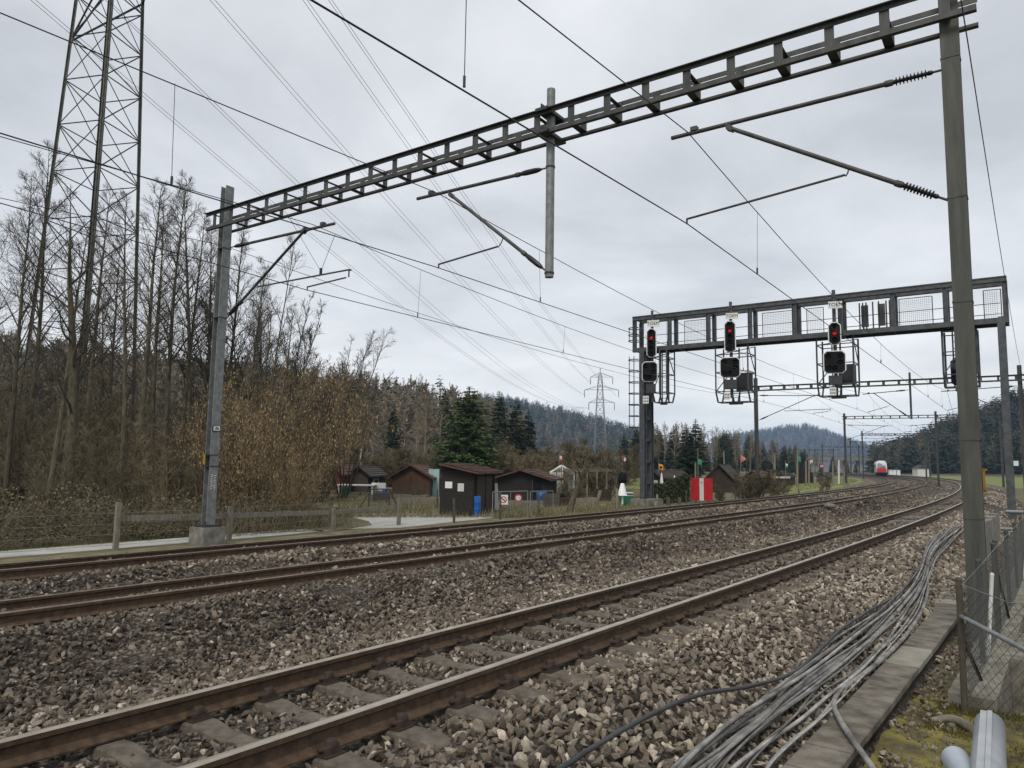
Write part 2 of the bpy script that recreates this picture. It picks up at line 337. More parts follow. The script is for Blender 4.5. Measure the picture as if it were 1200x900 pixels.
def ico():
    t = (1+5**.5)/2
    v = np.array([(-1, t, 0), (1, t, 0), (-1, -t, 0), (1, -t, 0), (0, -1, t), (0, 1, t), (0, -1, -t), (0, 1, -t), (t, 0, -1), (t, 0, 1), (-t, 0, -1), (-t, 0, 1)])
    f = np.array([(0, 11, 5), (0, 5, 1), (0, 1, 7), (0, 7, 10), (0, 10, 11), (1, 5, 9), (5, 11, 4), (11, 10, 2), (10, 7, 6), (7, 1, 8), (3, 9, 4), (3, 4, 2), (3, 2, 6), (3, 6, 8), (3, 8, 9), (4, 9, 5), (2, 4, 11), (6, 2, 10), (8, 6, 7), (9, 8, 1)])
    return v/np.linalg.norm(v[0]), f
def rand_rot(k):
    q = RNG.normal(size=(k, 4)); q /= np.linalg.norm(q, axis=1)[:, None]; w, x, y, z = q.T
    return np.stack([1-2*(y*y+z*z), 2*(x*y-z*w), 2*(x*z+y*w), 2*(x*y+z*w), 1-2*(x*x+z*z), 2*(y*z-x*w), 2*(x*z-y*w), 2*(y*z+x*w), 1-2*(x*x+y*y)], -1).reshape(k, 3, 3)
def stones(mb, pos, size, tint, fine=True):
    k = len(pos)
    if fine:
        v, f = ico(); base = v[None]*(.80+.45*RNG.random((k, len(v), 1)))
        # a few flat broken faces
        for _ in range(7):
            nrm = RNG.normal(size=(k, 3)); nrm /= np.linalg.norm(nrm, axis=1)[:, None]; d = np.einsum('kvi,ki->kv', base, nrm); cut = np.maximum(d-RNG.uniform(.34, .62, (k, 1)), 0); base = base-cut[..., None]*nrm[:, None]
    else:
        v = np.array([(x, y, z) for z in (-1, 1) for y in (-1, 1) for x in (-1, 1)])*.66; f = np.array([(0, 2, 3, 1), (4, 5, 7, 6), (0, 1, 5, 4), (2, 6, 7, 3), (0, 4, 6, 2), (1, 3, 7, 5)])
        base = v[None]*(.65+.7*RNG.random((k, 8, 1)))+.2*RNG.normal(size=(k, 8, 3))
    base = base*np.stack([1.25+.2*RNG.random(k), .72+.35*RNG.random(k), .48+.36*RNG.random(k)], -1)[:, None]
    W = np.einsum('kij,kvj->kvi', rand_rot(k), base)*size[:, None, None]+pos[:, None]
    nv = W.shape[1]; F = (f[None]+np.arange(k)[:, None, None]*nv).reshape(-1, f.shape[1])
    mb.add(W.reshape(-1, 3), F, 0, False, np.repeat(tint, nv))
def zone_tint(l):
    return np.interp(l, [-12.5, -10.8, -9.4, -8, -7.4, -6, -4.6, -3.6, -2.7, -2.1, -1.5, -.9, .8, 1.4, 2.3, 3, 3.3, 4.5], [.47, .45, .41, .47, .47, .40, .33, .30, .35, .47, .52, .42, .42, .59, .64, .58, .42, .5])
def make_ballast():
    near, far = MB(), MB()
    for d0, d1, sp, mbx, fine in ((2.5, 9, .056, near, True), (9, 14, .060, near, True), (14, 24, .074, near, False), (24, 40, .10, far, False), (40, 78, .17, far, False), (78, 150, .34, far, False)):
        S0, S1 = -10, {9: 8, 14: 14, 24: 22, 40: 36, 78: 68, 150: 140}[d1]
        s = np.arange(S0, S1, sp); l = np.arange(-12.6, 3.5, sp)
        s, l = [q.ravel() for q in np.meshgrid(s, l)]; s = s+sp*(RNG.random(len(s))-.5)*1.3; l = l+sp*(RNG.random(len(l))-.5)*1.3
        x, y = loc(s, l); ok = (y >= d0) & (y < d1); s, l, x, y = s[ok], l[ok], x[ok], y[ok]
        prof = np.array(bed_profile(20.))[::-1]; z = np.empty_like(s)
        for q in np.unique(np.round(s)):
            mk = np.round(s) == q; p = np.array(bed_profile(q))[::-1]; z[mk] = np.interp(l[mk], p[:, 0], p[:, 1])
        u, v, d = 600+PF*x/y, 0, y
        ok = (u > -170) & (u < 1380)
        # leave rails and sleepers free
        o2, o1 = off2(s), off1(s)
        for o in (0*s, o2, o1):
            for sg in (-1, 1): ok &= np.abs(l-o-sg*.755) > .085
        phs = ((s-SL0+.3) % .6)-.3
        onsl = (np.abs(phs) < .125) & (np.abs(l) < 1.36)
        ok &= ~(onsl & (RNG.random(len(s)) > .10))
        ok &= ~((l > 2.85) & (l < 3.2) & (s < 6.3))
        s, l, x, y, z = s[ok], l[ok], x[ok], y[ok], z[ok]; k = len(s)
        gauge = np.where(np.abs(l) < 1.3, -.012, 0)      # stones lie a little lower between the sleepers
        lump = .03*np.sin(s*1.3+l*2.1)*np.sin(s*.7-l*1.7)+.012*np.sin(s*4+l*3)
        size = np.minimum(sp*(.44+.5*RNG.random(k)**1.4), .058 if sp < .15 else .075); 
        pos = np.stack([x, y, z+gauge+lump*(np.abs(l) > 1.4)-.022*(l < -4.4)+.012+(.034*RNG.random(k) if sp < .09 else .01)+.02*(RNG.random(k) < .12)], -1)
        patch = .10*np.sin(s*.9+np.sin(l*1.9)*1.5)*np.sin(l*1.4+s*.35)
        t = np.clip(zone_tint(l)+patch+.23*RNG.normal(size=k), 0, 1)
        t = np.where(RNG.random(k) < .012, .78+.2*RNG.random(k), t)
        stones(mbx, pos, size*np.where(np.abs(l) < .68, .74, 1), t, fine)
    tag(near.build('ballast_gravel', M['stone']), kind='stuff'); tag(far.build('ballast_gravel', M['stone']), kind='stuff')
SL0 = -3.4236
make_ballast()

# ------------------------------------------------------------------ tracks
RAILP = [(-.075, -.172), (-.075, -.160), (-.030, -.146), (-.010, -.125), (-.009, -.060), (-.034, -.044), (-.036, -.010), (-.030, -.001), (-.018, .001), (.018, .001), (.030, -.001), (.036, -.010), (.034, -.044), (.009, -.060), (.010, -.125), (.030, -.146), (.075, -.160), (.075, -.172)]
def rail_mesh(offf, side, cant, z0, s0, s1, name, parent, topm):
    b = MB(); ss = np.concatenate([np.arange(s0, min(60, s1), .75), np.arange(60, s1, 1.5)]); th = cant/1.5; rows = []
    for s in ss:
        o = float(offf(s))+side*.755; rows.append([P3(s, o+x*math.cos(th)-z*math.sin(th)*0, z0+side*cant/2+z+x*th) for x, z in RAILP])
    V = np.array(rows); k, n = V.shape[:2]; i = np.arange(k-1)[:, None]*n
    for j in range(n):
        j2 = (j+1) % n; top = j in (6, 7, 8, 9, 10)
        f = np.stack([i[:, 0]+j, i[:, 0]+n+j, i[:, 0]+n+j2, i[:, 0]+j2], -1)
        b.F.append((f, 1 if top else 0, j in (7, 8, 9)))
    b.V.append(V.reshape(-1, 3)); b.n += k*n; b.A.append(np.full(k*n, .5))
    return b.build(name, [M['rail_rust'], topm], parent)
def sleeper_mb():
    b = MB(); xs = np.array([-1.3, -1.18, -.98, -.52, -.3, 0, .3, .52, .98, 1.18, 1.3]); zt = np.array([-.045, -.012, 0, 0, -.04, -.052, -.04, 0, 0, -.012, -.045])
    wt = np.array([.095, .10, .10, .10, .085, .08, .085, .10, .10, .10, .095]); V = []
    for x, z, w in zip(xs, zt, wt): V += [(x, -w-.035, -.2), (x, -w, z-.012), (x, -w+.014, z), (x, w-.014, z), (x, w, z-.012), (x, w+.035, -.2)]
    n = 6; f = [(i*n+j, (i+1)*n+j, (i+1)*n+j+1, i*n+j+1) for i in range(len(xs)-1) for j in range(n-1)]
    b.add(V, f); b.add(V[:6], [(0, 1, 2, 3, 4, 5)]); b.add(V[-6:], [(5, 4, 3, 2, 1, 0)]); return b
def clip_mb(side):
    b = MB(); c = side*.755
    b.box(c-.17, c+.17, -.075, .075, -.004, .012)
    for sg in (-1, 1):
        x = c+sg*.118
        b.box(x-.035, x+.035, -.06, .06, .012, .044); b.cyl((x, 0, .034), (x, 0, .10), .015, 8); b.lathe((x, 0, .055), [(.042, 0), (.042, .034), (.03, .042)], 6)
        b.tube([(x-sg*.055, -.045, .028), (x-sg*.015, -.062, .045), (x+sg*.02, -.03, .05), (x+sg*.02, .03, .05), (x-sg*.015, .062, .045), (x-sg*.055, .045, .028)], .018, 6)
    return b
def place_sleeper(o, s, off, cant, z0, root):
    x, y = loc(s, off); h = float(head(s))
    o.matrix_basis = Matrix.Translation(Vector((x, y, z0-.182))-Vector(ORG[root.name]))@Euler((0, -math.atan(cant/1.5), -h+0)).to_matrix().to_4x4()
TRACK_LABELS = [('railway track nearest the camera with its concrete sleepers showing between worn bright rails', 0, lambda s: 0*np.asarray(s), CANT3, 0.0, M['rail_top']),
                ('middle railway track with brown rusty rails between two ballast shoulders', 1, off2, CANT2, Z2, M['rail_top_dull']),
                ('farthest railway track beside the wooden fence and gardens', 2, off1, CANT1, Z1, M['rail_top_dull'])]
for lab, idx, of, cant, z0, top in TRACK_LABELS:
    root = thing('railway_track', lab, 'railway track', P3(0, float(of(0)), -.2), 'parallel railway tracks')
    for sg in (-1, 1): rail_mesh(of, sg, cant, z0, -30, 400, 'rail', root, top)
    if idx == 0:
        first = sleeper_mb().build('sleeper', M['sleeper'], root, local=True)
        for sg in (-1, 1): clip_mb(sg).build('rail_fastening', M['clip'], first, local=True)
        place_sleeper(first, SL0, 0, cant, z0, root)
        for i in range(1, 100):
            o = copy_tree(first, root) if i < 48 else first.copy()
            if i >= 48: COL.objects.link(o); o.parent = root
            place_sleeper(o, SL0+.6*i, 0, cant, z0, root)
        rest = MB(); sb = sleeper_mb(); vv = np.concatenate(sb.V)
        for i in list(range(-6, 0))+list(range(100, 560)):
            s = SL0+.6*i; x, y = loc(s, 0); h = float(head(s)); R = np.array(Euler((0, -math.atan(cant/1.5), -h)).to_matrix())
            w = vv@R.T+np.array([x, y, z0-.182]); off = 0
            for V_ in sb.V: off += len(V_)
            g = rest.n
            rest.V.append(w); rest.A.append(np.full(len(w), .5)); rest.n += len(w)
            for f_, m_, q_ in sb.F: rest.F.append((f_+g, m_, q_))
        tag(rest.build('sleepers', M['sleeper'], root), kind='stuff')
    else:
        first = None
        for i in range(90):
            s = 62+.6*i*1.0
            if first is None: o = first = sleeper_mb().build('sleeper', M['sleeper'], root, local=True)
            else: o = first.copy(); COL.objects.link(o); o.parent = root
            place_sleeper(o, s, float(of(s)), cant, z0, root)
# ------------------------------------------------------------------ catenary portals
def ins_rib(b, p, q, r=.05, n=8):              # ribbed insulator between p and q
    p, q = V3(p), V3(q); L = np.linalg.norm(q-p); prof = [(.022, 0), (.034, .02), (.034, .06)]
    k = max(4, int((L-.12)/.045)); st = (L-.12)/k
    for i in range(k):
        z = .06+i*st; prof += [(.028, z), (.028, z+st*.45), (r+.012, z+st*.55), (r+.012, z+st*.72), (.028, z+st*.95)]
    prof += [(.034, L-.06), (.034, L-.02), (.022, L)]
    b.lathe(p, prof, 12, 0, q-p)
def ins_smooth(b, p, q, r=.055):
    p, q = V3(p), V3(q); L = np.linalg.norm(q-p); b.lathe(p, [(.02, 0), (.03, .03), (r*.8, .07), (r, L*.3), (r, L*.7), (r*.8, L-.07), (.03, L-.03), (.02, L)], 10, 0, q-p)
def cantilever(root, tm, te, dm, dt, ra, rb, ribbed=True, r=.036, rc=None):
    """top tube tm->te, diagonal dm->dt, registration arm ra->rb (ra hangs on the diagonal or on rc)"""
    tm, te, dm, dt, ra, rb = map(V3, (tm, te, dm, dt, ra, rb)); IL = .55
    a1 = tm+unit(te-tm)*.18; a2 = a1+unit(te-tm)*IL; b1 = dm+unit(dt-dm)*.18; b2 = b1+unit(dt-dm)*IL
    b = MB(); b.cyl(a2, te, r, 10); b.cyl(b2, dt, r, 10)
    b.cyl(tm, a1, .018, 8); b.cyl(dm, b1, .018, 8); b.lathe(a2-unit(te-tm)*.03, [(.045, 0), (.05, .03), (.05, .10), (.038, .12)], 10, 0, te-tm); b.lathe(b2-unit(dt-dm)*.03, [(.045, 0), (.05, .03), (.05, .10), (.038, .12)], 10, 0, dt-dm)
    e = unit(te-tm); b.obox(te-e*.42+V3((0, 0, .06)), e*.06, np.cross(e, (0, 0, 1))*.05, (0, 0, .035)); b.obox(dt, unit(dt-dm)*.06, np.cross(e, (0, 0, 1))*.06, (0, 0, .05))
    o = b.build('cantilever', M['galv_dark'], root)
    b = MB(); (ins_rib if ribbed else ins_smooth)(b, a1, a2); b.build('insulator', M['insul'], o)
    b = MB(); (ins_rib if ribbed else ins_smooth)(b, b1, b2); b.build('insulator', M['insul'], o)
    b = MB()
    if rc is not None: rc = V3(rc); b.tube([rc, ra+V3((0, 0, .02)), ra+(ra-rc)*.02+V3((0, 0, .0))], .022, 8); b.cyl(ra, ra-V3((0, 0, .16)), .018, 6); ra = ra-V3((0, 0, .16))-unit(ra-rc)*.1
    else:
        near = dm+(dt-dm)*(np.dot(ra-dm, dt-dm)/np.dot(dt-dm, dt-dm)); b.tube([near, near+(ra-near)*.35-V3((0, 0, .05)), ra+(near-ra)*.15-V3((0, 0, .04)), ra], .011, 6)
    b.tube([ra, rb+V3((0, 0, .08))], .02, 8); b.cyl(rb+V3((0, 0, .09)), rb-V3((0, 0, .01)), .016, 8); b.build('registration_arm', M['galv_dark'], o)
    return o
def ladder_beam(b, p, q, e2, w=.50, h=.42, step=1.0, c=.085):
    """four chords with rectangular rings, running p -> q at the top centre"""
    p, q = V3(p), V3(q); d = unit(q-p); L = np.linalg.norm(q-p); up = V3((0, 0, 1))
    for sy in (-1, 1):
        for z in (-c/2, -h):
            o = e2*sy*w/2+up*z; b.bar(p+o, q+o, .016, c); o2 = o+e2*(sy if z > -.1 else -sy)*.042+up*(c/2-.008 if z > -.1 else -c/2+.008)
            b.bar(p+o2, q+o2, c-.012, .014)
    n = int(L/step)
    for i in range(n+1):
        x = p+d*(L*(i+.5)/(n+1))
        for sy in (-1, 1): b.obox(x+e2*sy*(w/2-.022)-up*h/2, d*.07, e2*.006, up*(h/2-.03))
        b.obox(x-up*(h-.03), d*.07, e2*(w/2-.03), up*.006)
        if i % 2 == 0: b.obox(x-up*.09, d*.04, e2*(w/2-.03), up*.005)
# ---- portal 1: the one overhead
D1 = 10.0; PB = aty(1146, 720, D1); s1, l1 = sl(PB[0], PB[1]); h1 = float(head(s1))-math.radians(2)
N1 = np.array([math.sin(h1), math.cos(h1), 0]); E1 = np.array([math.cos(h1), -math.sin(h1), 0]); E2 = N1
def p1(u, v): return atplane(u, v, PB, N1)
ML = p1(243.5, 618); MR = p1(1143, 640); ML[2] = -.12; MR[2] = -.5
ztop = (p1(253, 252)[2]+p1(1097, 2)[2])/2; mtop = p1(265, 220)[2]
portal = thing('catenary_portal', 'nearest catenary portal with ladder-like girder crossing overhead', 'catenary portal', MR, 'catenary portals over the tracks')
b = MB(); b.ibeam(MR-V3((0, 0, .6)), (MR[0], MR[1], ztop+.35), .21, .235, N1, .02, .014)
o = b.build('mast', M['green_steel'], portal)
for z in (p1(1130, 66)[2], p1(1140, 230)[2], 1.05, 2.1, 4.0): b = MB(); b.obox((MR[0], MR[1], z), E1*.124, E2*.112, (0, 0, .009)); b.build('clamp_band', M['galv_dark'], o)
b = MB(); b.obox(MR+E1*.135+E2*.07+V3((0, 0, 2.06)), E1*.014, E2*.03, (0, 0, .16)); b.obox(MR+E1*.145+E2*.07+V3((0, 0, 2.20)), E1*.03, E2*.03, (0, 0, .012)); b.obox(MR+E1*.145+E2*.07+V3((0, 0, 1.92)), E1*.03, E2*.03, (0, 0, .012)); b.build('yellow_bracket', M['yellow'], o)
b = MB(); b.ibeam(ML, (ML[0], ML[1], mtop), .25, .25, E1, .02, .014)
o = b.build('mast', M['galv'], portal)
b = MB(); b.obox((ML[0], ML[1], -.42), E1*.33, E2*.33, (0, 0, .28)); b.build('foundation_block', M['concrete'], o)
b = MB(); b.obox((ML[0], ML[1], -.105), E1*.25, E2*.25, (0, 0, .03))
for sx in (-1, 1):
    for sy in (-1, 1): b.cyl((ML+E1*sx*.21+E2*sy*.21)*[1, 1, 0]+V3((0, 0, -.08)), (ML+E1*sx*.21+E2*sy*.21)*[1, 1, 0]+V3((0, 0, .02)), .025, 8)
b.build('base_plate', M['dark_steel'], o)
pz = p1(252, 502)[2]; FX = ML+E1*.13
b = MB(); b.obox((FX[0], FX[1], pz), E1*.012, E2*.115, (0, 0, .085)); b.build('plate_frame', M['black'], o)
b = MB(); b.obox(V3((FX[0], FX[1], pz))+E1*.016, E1*.005, E2*.095, (0, 0, .066)); pl = b.build('number_plate', M['plate'], o)
text('plate_number', '36', .12, V3((FX[0], FX[1], pz))+E1*.024, E2, (0, 0, 1), M['ink'], o)
b = MB(); z0 = p1(243, 572)[2]
for c in range(2):
    for i in range(9): b.obox(V3((FX[0], FX[1], z0+.045*i-.02*c))+E1*.001+E2*(-.05+.09*c), E1*.004, E2*(.03+.008*((i*7+c*3) % 3-1)), (0, 0, .011))
b.build('stencil_marks', M['offwhite'], o)
for z in (p1(245, 533)[2], p1(245, 546)[2], p1(270, 290)[2], p1(262, 372)[2]): b = MB(); b.obox((ML[0], ML[1], z), E1*.138, E2*.138, (0, 0, .012)); b.build('clamp_band', M['dark_steel'], o)
b = MB(); b.obox(ML-E2*.17-E1*.08+V3((0, 0, p1(238, 538)[2]+.12)), E1*.05, E2*.01, (0, 0, .14)); b.build('yellow_bracket', M['yellow'], o)
b = MB(); A = V3((ML[0], ML[1], ztop))-E1*.55; B = V3((MR[0], MR[1], ztop))+E1*.35
ladder_beam(b, A, B, E2, .52, .44, .80)
b.build('girder', M['galv_dark'], portal)
pt_, pb_ = p1(645.5, 105), p1(644, 325); px_ = (pt_+pb_)/2
b = MB(); b.tube([(px_[0], px_[1], pt_[2]), (px_[0], px_[1], pb_[2])], .085, 14); o = b.build('hanging_post', M['galv'], portal)
b = MB()
for z in (ztop-.01, ztop-.46): b.obox((px_[0], px_[1], z), E1*.14, E2*.36, (0, 0, .03)); b.obox((px_[0], px_[1], z+.05), E1*.012, E2*.36, (0, 0, .05))
b.build('bracket', M['dark_steel'], o)
for z in (p1(645, 196)[2], p1(644, 320)[2]): b = MB(); b.lathe((px_[0], px_[1], z-.02), [(.095, 0), (.098, .02), (.095, .04)], 14); b.build('clamp_band', M['dark_steel'], o)
c3 = cantilever(portal, p1(1110, 80.5), p1(787, 162), p1(1115, 236), p1(855, 150), p1(990, 205), p1(805, 262))
c2 = cantilever(portal, p1(644, 196), p1(489, 233), p1(643, 320), p1(529, 229), p1(583, 289), p1(514, 314), False)
c1 = cantilever(portal, p1(270, 290), p1(392, 262), p1(264, 374), p1(357, 270), p1(409, 317), p1(360, 340), False, rc=p1(302, 336))
b = MB(); b.tube([p1(340, 257), p1(376, 318)], .006, 4); b.tube([p1(393, 274), p1(376, 318)], .006, 4); b.obox(p1(376, 318), E1*.03, E2*.02, (0, 0, .08)); b.build('stay_wire', M['wire'], c1)

# ---- further portals
def far_portal(label, s, lL, lR, zb, zt, zbase, post_l=None, mast_w=.26, ground=-.6, skew=0, beam=(.42, .36)):
    h = float(head(s))+math.radians(skew); e1 = np.array([math.cos(h), -math.sin(h), 0]); e2 = np.array([math.sin(h), math.cos(h), 0])
    C = P3(s, 0, 0); at = lambda l, z: C+e1*l+V3((0, 0, z))
    r = thing('catenary_portal', label, 'catenary portal', at(lL, ground), 'catenary portals over the tracks')
    for l in (lL, lR):
        b = MB(); b.ibeam(at(l, ground), at(l, zt), mast_w, mast_w, e1); o = b.build('mast', M['galv_dark'], r)
        b = MB(); b.obox(at(l, ground+.1), e1*.4, e2*.4, (0, 0, .22)); b.build('foundation_block', M['concrete'], o)
    b = MB(); ladder_beam(b, at(lL-.3, zb), at(lR+.3, zb), e2, beam[0], beam[1], 1.05, .075); b.build('girder', M['galv_dark'], r)
    return r, at, e1, e2
PORT = {}   # support points of the three lines: messenger and contact per portal
PORT[1] = {3: (p1(806, 155), p1(805, 262)), 2: (p1(514, 227), p1(514, 314)), 1: (p1(366, 263), p1(360, 340))}
def equip(key, r, at, lL, lR, zb, post, s, mid_mast=False):
    zc, zm = 5.75, 7.2; d = {}; post_l = post
    o2, o1 = float(off2(s)), float(off1(s))
    sg = 1 if key % 2 else -1
    l3, l2, l1_ = -.43+.2*sg, o2-.40-.2*sg, o1-.35+.2*sg
    if not mid_mast:
        b = MB(); b.tube([at(post_l, zb+.5), at(post_l, zc-.5)], .075, 8); b.build('hanging_post', M['galv_dark'], r)
    else:
        b = MB(); b.ibeam(at(post_l, -.5), at(post_l, zb+.45), .26, .26, unit(at(1, 0)-at(0, 0))); b.build('mast', M['galv_dark'], r)
    cantilever(r, at(lR-.15, zm+.15), at(l3-.35, zm-.05), at(lR-.15, zc-.4), at(l3+.55, zm-.02), at(l3+1.9, zc+.55), at(l3, zc), False, .03)
    cantilever(r, at(post_l-.1, zm+.15), at(l2-.35, zm-.05), at(post_l-.1, zc-.4), at(l2+.45, zm-.02), at(l2+1.3, zc+.45), at(l2, zc), False, .03)
    cantilever(r, at(lL+.15, zm+.15), at(l1_+.75, zm-.05), at(lL+.15, zc-.4), at(l1_+.1, zm-.02), at(l1_+1.2, zc+.35), at(l1_, zc), False, .03, rc=at((lL+l1_)/2, zc+.3))
    PORT[key] = {3: (at(l3, zm), at(l3, zc)), 2: (at(l2, zm), at(l2, zc)), 1: (at(l1_, zm), at(l1_, zc))}
G2 = aty(888, 578, 58.5); s2, lL2 = sl(G2[0], G2[1])
# right mast of the second portal
q = aty(1193, 600, 46.5); s2r, lR2 = sl(q[0], q[1])
sk2 = -math.degrees(math.atan2(s2r-s2, lR2-lL2))
zb2 = aty(890, 460, 58.5)[2]
r, at, e1, e2 = far_portal('second catenary portal seen just below the signal gantry', s2, lL2, 3.6, 8.1, 8.75, -.6)
PR2 = (r, at)
equip(2, r, at, lL2, 3.6, 8.1, -2.9, s2)
G3 = aty(992, 571, 97.); s3, lL3 = sl(G3[0], G3[1])
r, at, e1, e2 = far_portal('third catenary portal along the line with a mast between the middle and the near track', s3, lL3, 3.8, 8.5, 8.9, -.8)
equip(3, r, at, lL3, 3.8, 8.5, -2.9, s3, True)
for k_, (s, lb) in enumerate(((147, 'fourth catenary portal along the bend, left mast standing at the end of the green meadow'), (193, 'fifth catenary portal along the bend, its left mast beside the red and white train'), (240, 'sixth catenary portal along the bend just behind the train'), (286, 'farthest but one catenary portal before the valley end'), (330, 'farthest catenary portal before the valley end'))):
    r, at, e1, e2 = far_portal(lb, s, -13.2, 3.8, 8.2, 8.7, -.6)
    equip(4+k_, r, at, -13.2, 3.8, 8.2, -2.9, s, k_ % 2 == 0)

# ------------------------------------------------------------------ overhead lines
EDGE = {3: ((608, 0), (365, 0)), 2: ((0, 15), (0, 156)), 1: ((0, 160), (0, 238))}
def back(P, e):
    N = np.array([math.cos(h1+.005), -math.sin(h1+.005), 0]); return atplane(e[0], e[1], P, N)
LN = {3: 'overhead line of the near track, held by the arm on the right mast', 2: 'overhead line of the middle track, held by the arm of the hanging post', 1: 'overhead line of the farthest track, held by the arm on the grey left mast'}
keys = sorted(PORT)
for t in (3, 2, 1):
    r = thing('overhead_line', LN[t], 'overhead line', PORT[1][t][1], 'overhead lines above the tracks')
    mp, cp = [], []
    Qm, Qc = back(PORT[1][t][0], EDGE[t][0]), back(PORT[1][t][1], EDGE[t][1])
    dm, dc = Qm-PORT[1][t][0], Qc-PORT[1][t][1]
    Lm, Lc = np.linalg.norm(dm), np.linalg.norm(dc)
    mp += [PORT[1][t][0]+dm*f for f in (26/Lm*1.0, )]+[Qm] if Lm < 26 else [Qm]
    cp += [PORT[1][t][1]+dc*f for f in (26/Lc*1.0, )]+[Qc] if Lc < 26 else [Qc]
    drops = []
    for a_, b_ in zip(keys[:-1], keys[1:]):
        m0, c0 = PORT[a_][t]; m1, c1_ = PORT[b_][t]; n = 16
        sag = .9*min(1, (np.linalg.norm(m1-m0)/50))**2
        for i in range(n):
            f = i/n; mp.append(m0+(m1-m0)*f-V3((0, 0, 4*sag*f*(1-f)))); cp.append(c0+(c1_-c0)*f)
        k = 6 if a_ < 4 else 3
        for i in range(k):
            f = (i+.5)/k; drops.append((m0+(m1-m0)*f-V3((0, 0, 4*sag*f*(1-f))), c0+(c1_-c0)*f))
    mp.append(PORT[keys[-1]][t][0]); cp.append(PORT[keys[-1]][t][1])
    b = MB(); b.tube(mp, .0095, 5); b.build('messenger_wire', M['wire'], r)
    b = MB(); b.tube(cp, .0105, 5); b.build('contact_wire', M['wire'], r)
    if t == 3: drops.append((aty(545, -40, 6.), None))
    for mq, cq in drops:
        if cq is None: continue
        b = MB(); b.tube([mq, cq+V3((0, 0, .02))], .004, 4); b.obox(cq+V3((0, 0, .07)), (.014, 0, 0), (0, .014, 0), (0, 0, .07)); b.build('dropper', M['wire'], r)
    # the droppers behind portal 1 that the photo shows
    for tt, um, uc in ((2, (205, 98), (201, 215)), (3, (545, -60), (544, 101))):
        if tt == t:
            cq = atplane(uc[0], uc[1], PORT[1][t][1], np.cross(unit(dc), [0, 0, 1])); mq = cq+V3((0, 0, 1.45))
            if t == 2: mq = atplane(um[0], um[1], PORT[1][t][0], np.cross(unit(dm), [0, 0, 1]))
            b = MB(); b.tube([mq, cq], .005, 4); b.obox(cq+V3((0, 0, .05)), (.014, 0, 0), (0, .014, 0), (0, 0, .06)); b.build('dropper', M['wire'], r)
# return wire strung along the right masts, second one behind the left masts
a0 = p1(1132, 68)+E1*.05; PM = PR2[1](3.75, 8.1)
b = MB(); n = 20; pts = [a0+(a0-PM)*.5+V3((0, 0, .5))]+[a0+(PM-a0)*i/n-V3((0, 0, 2.2*(i/n)*(1-i/n))) for i in range(n+1)]
b.tube(pts, .0085, 5); tag(b.build('return_wire', M['wire']), 'thin return wire strung along the right hand masts beside the near mast', 'wire')
a0 = p1(262, 288); PM = PR2[1](lL2-.3, 7.2); Q = back(a0, (0, 232))
b = MB(); pts = [a0+(Q-a0)*2, Q]+[a0+(PM-a0)*i/n-V3((0, 0, 3.0*(i/n)*(1-i/n))) for i in range(n+1)]
b.tube(pts, .0085, 5); tag(b.build('return_wire', M['wire']), 'thin return wire strung behind the grey left mast among bare trees', 'wire')

# ------------------------------------------------------------------ signal gantry
zg = -.375; GL = atz(757, 588, zg); sG, lG = sl(GL[0], GL[1]); hG = float(head(sG)); g1 = np.array([math.cos(hG), -math.sin(hG), 0]); g2 = np.array([math.sin(hG), math.cos(hG), 0])
def pg(u, v): return atplane(u, v, GL, g2)          # on the front plane of the gantry
def ug(u, v): return float(np.dot(pg(u, v)-GL, g1))
def gp3(u, d, z): return GL+g1*u+g2*d+V3((0, 0, z-GL[2]))
zT = (pg(742, 372)[2]+pg(1176, 325)[2])/2; zB = (pg(742, 404)[2]+pg(1178, 384)[2])/2-.12
uL, uR = ug(742, 390), ug(1181, 350); DG = .95
gan = thing('signal_gantry', 'dark steel signal gantry spanning all tracks with mesh railings and a caged ladder', 'signal gantry', GL)
b = MB()
for d in (0, DG):
    b.bar(gp3(uL, d, zT-.1), gp3(uR, d, zT-.1), .20, .20); b.bar(gp3(uL, d, zB+.12), gp3(uR, d, zB+.12), .20, .24)
    b.bar(gp3(uL, d-.12, zT+.01), gp3(uR, d-.12, zT+.01), .03, .05)
xs = [uL+.1]+[ug(q, 380) for q in (784.6, 830, 879, 931, 985, 1046.7, 1109)]+[uR-.1]
for x in xs:
    for d in (0, DG): b.ibeam(gp3(x, d, zB+.2), gp3(x, d, zT-.18), .20, .18, g1, .02, .014)
    b.bar(gp3(x, 0, zT-.1), gp3(x, DG, zT-.1), .08, .1); b.bar(gp3(x, 0, zB+.1), gp3(x, DG, zB+.1), .08, .1)
for x0, x1 in zip(xs[:-1], xs[1:]): b.bar(gp3(x0, 0, zB+.06), gp3(x1, DG, zB+.06), .05, .05)
b.build('girder', M['gantry'], gan)
b = MB(); b.obox(gp3((uL+uR)/2, DG/2, zB+.26), g1*(uR-uL)/2, g2*(DG/2-.1), (0, 0, .015)); b.build('walkway', M['gantry'], gan)
up0, up1 = ug(757, 480)+.12, ug(1179, 480)
b = MB()
for d in (0, DG): b.ibeam(gp3(up0-.3, d, zg-.4), gp3(up0-.3, d, zB+.0), .30, .30, g2, .02, .014)
for i in range(7): b.obox(gp3(up0-.3, DG/2, .7+i*1.22), g1*.10, g2*(DG/2-.15), (0, 0, .09))
o = b.build('support_leg', M['gantry'], gan); b = MB(); b.obox(gp3(up0-.3, DG/2, zg-.1), g1*.55, g2*1.0, (0, 0, .25)); b.build('foundation_block', M['concrete'], o)
b = MB()
for d in (0, DG*.5): b.ibeam(gp3(up1, d, -.6), gp3(up1, d, zB), .30, .30, g2, .02, .014)
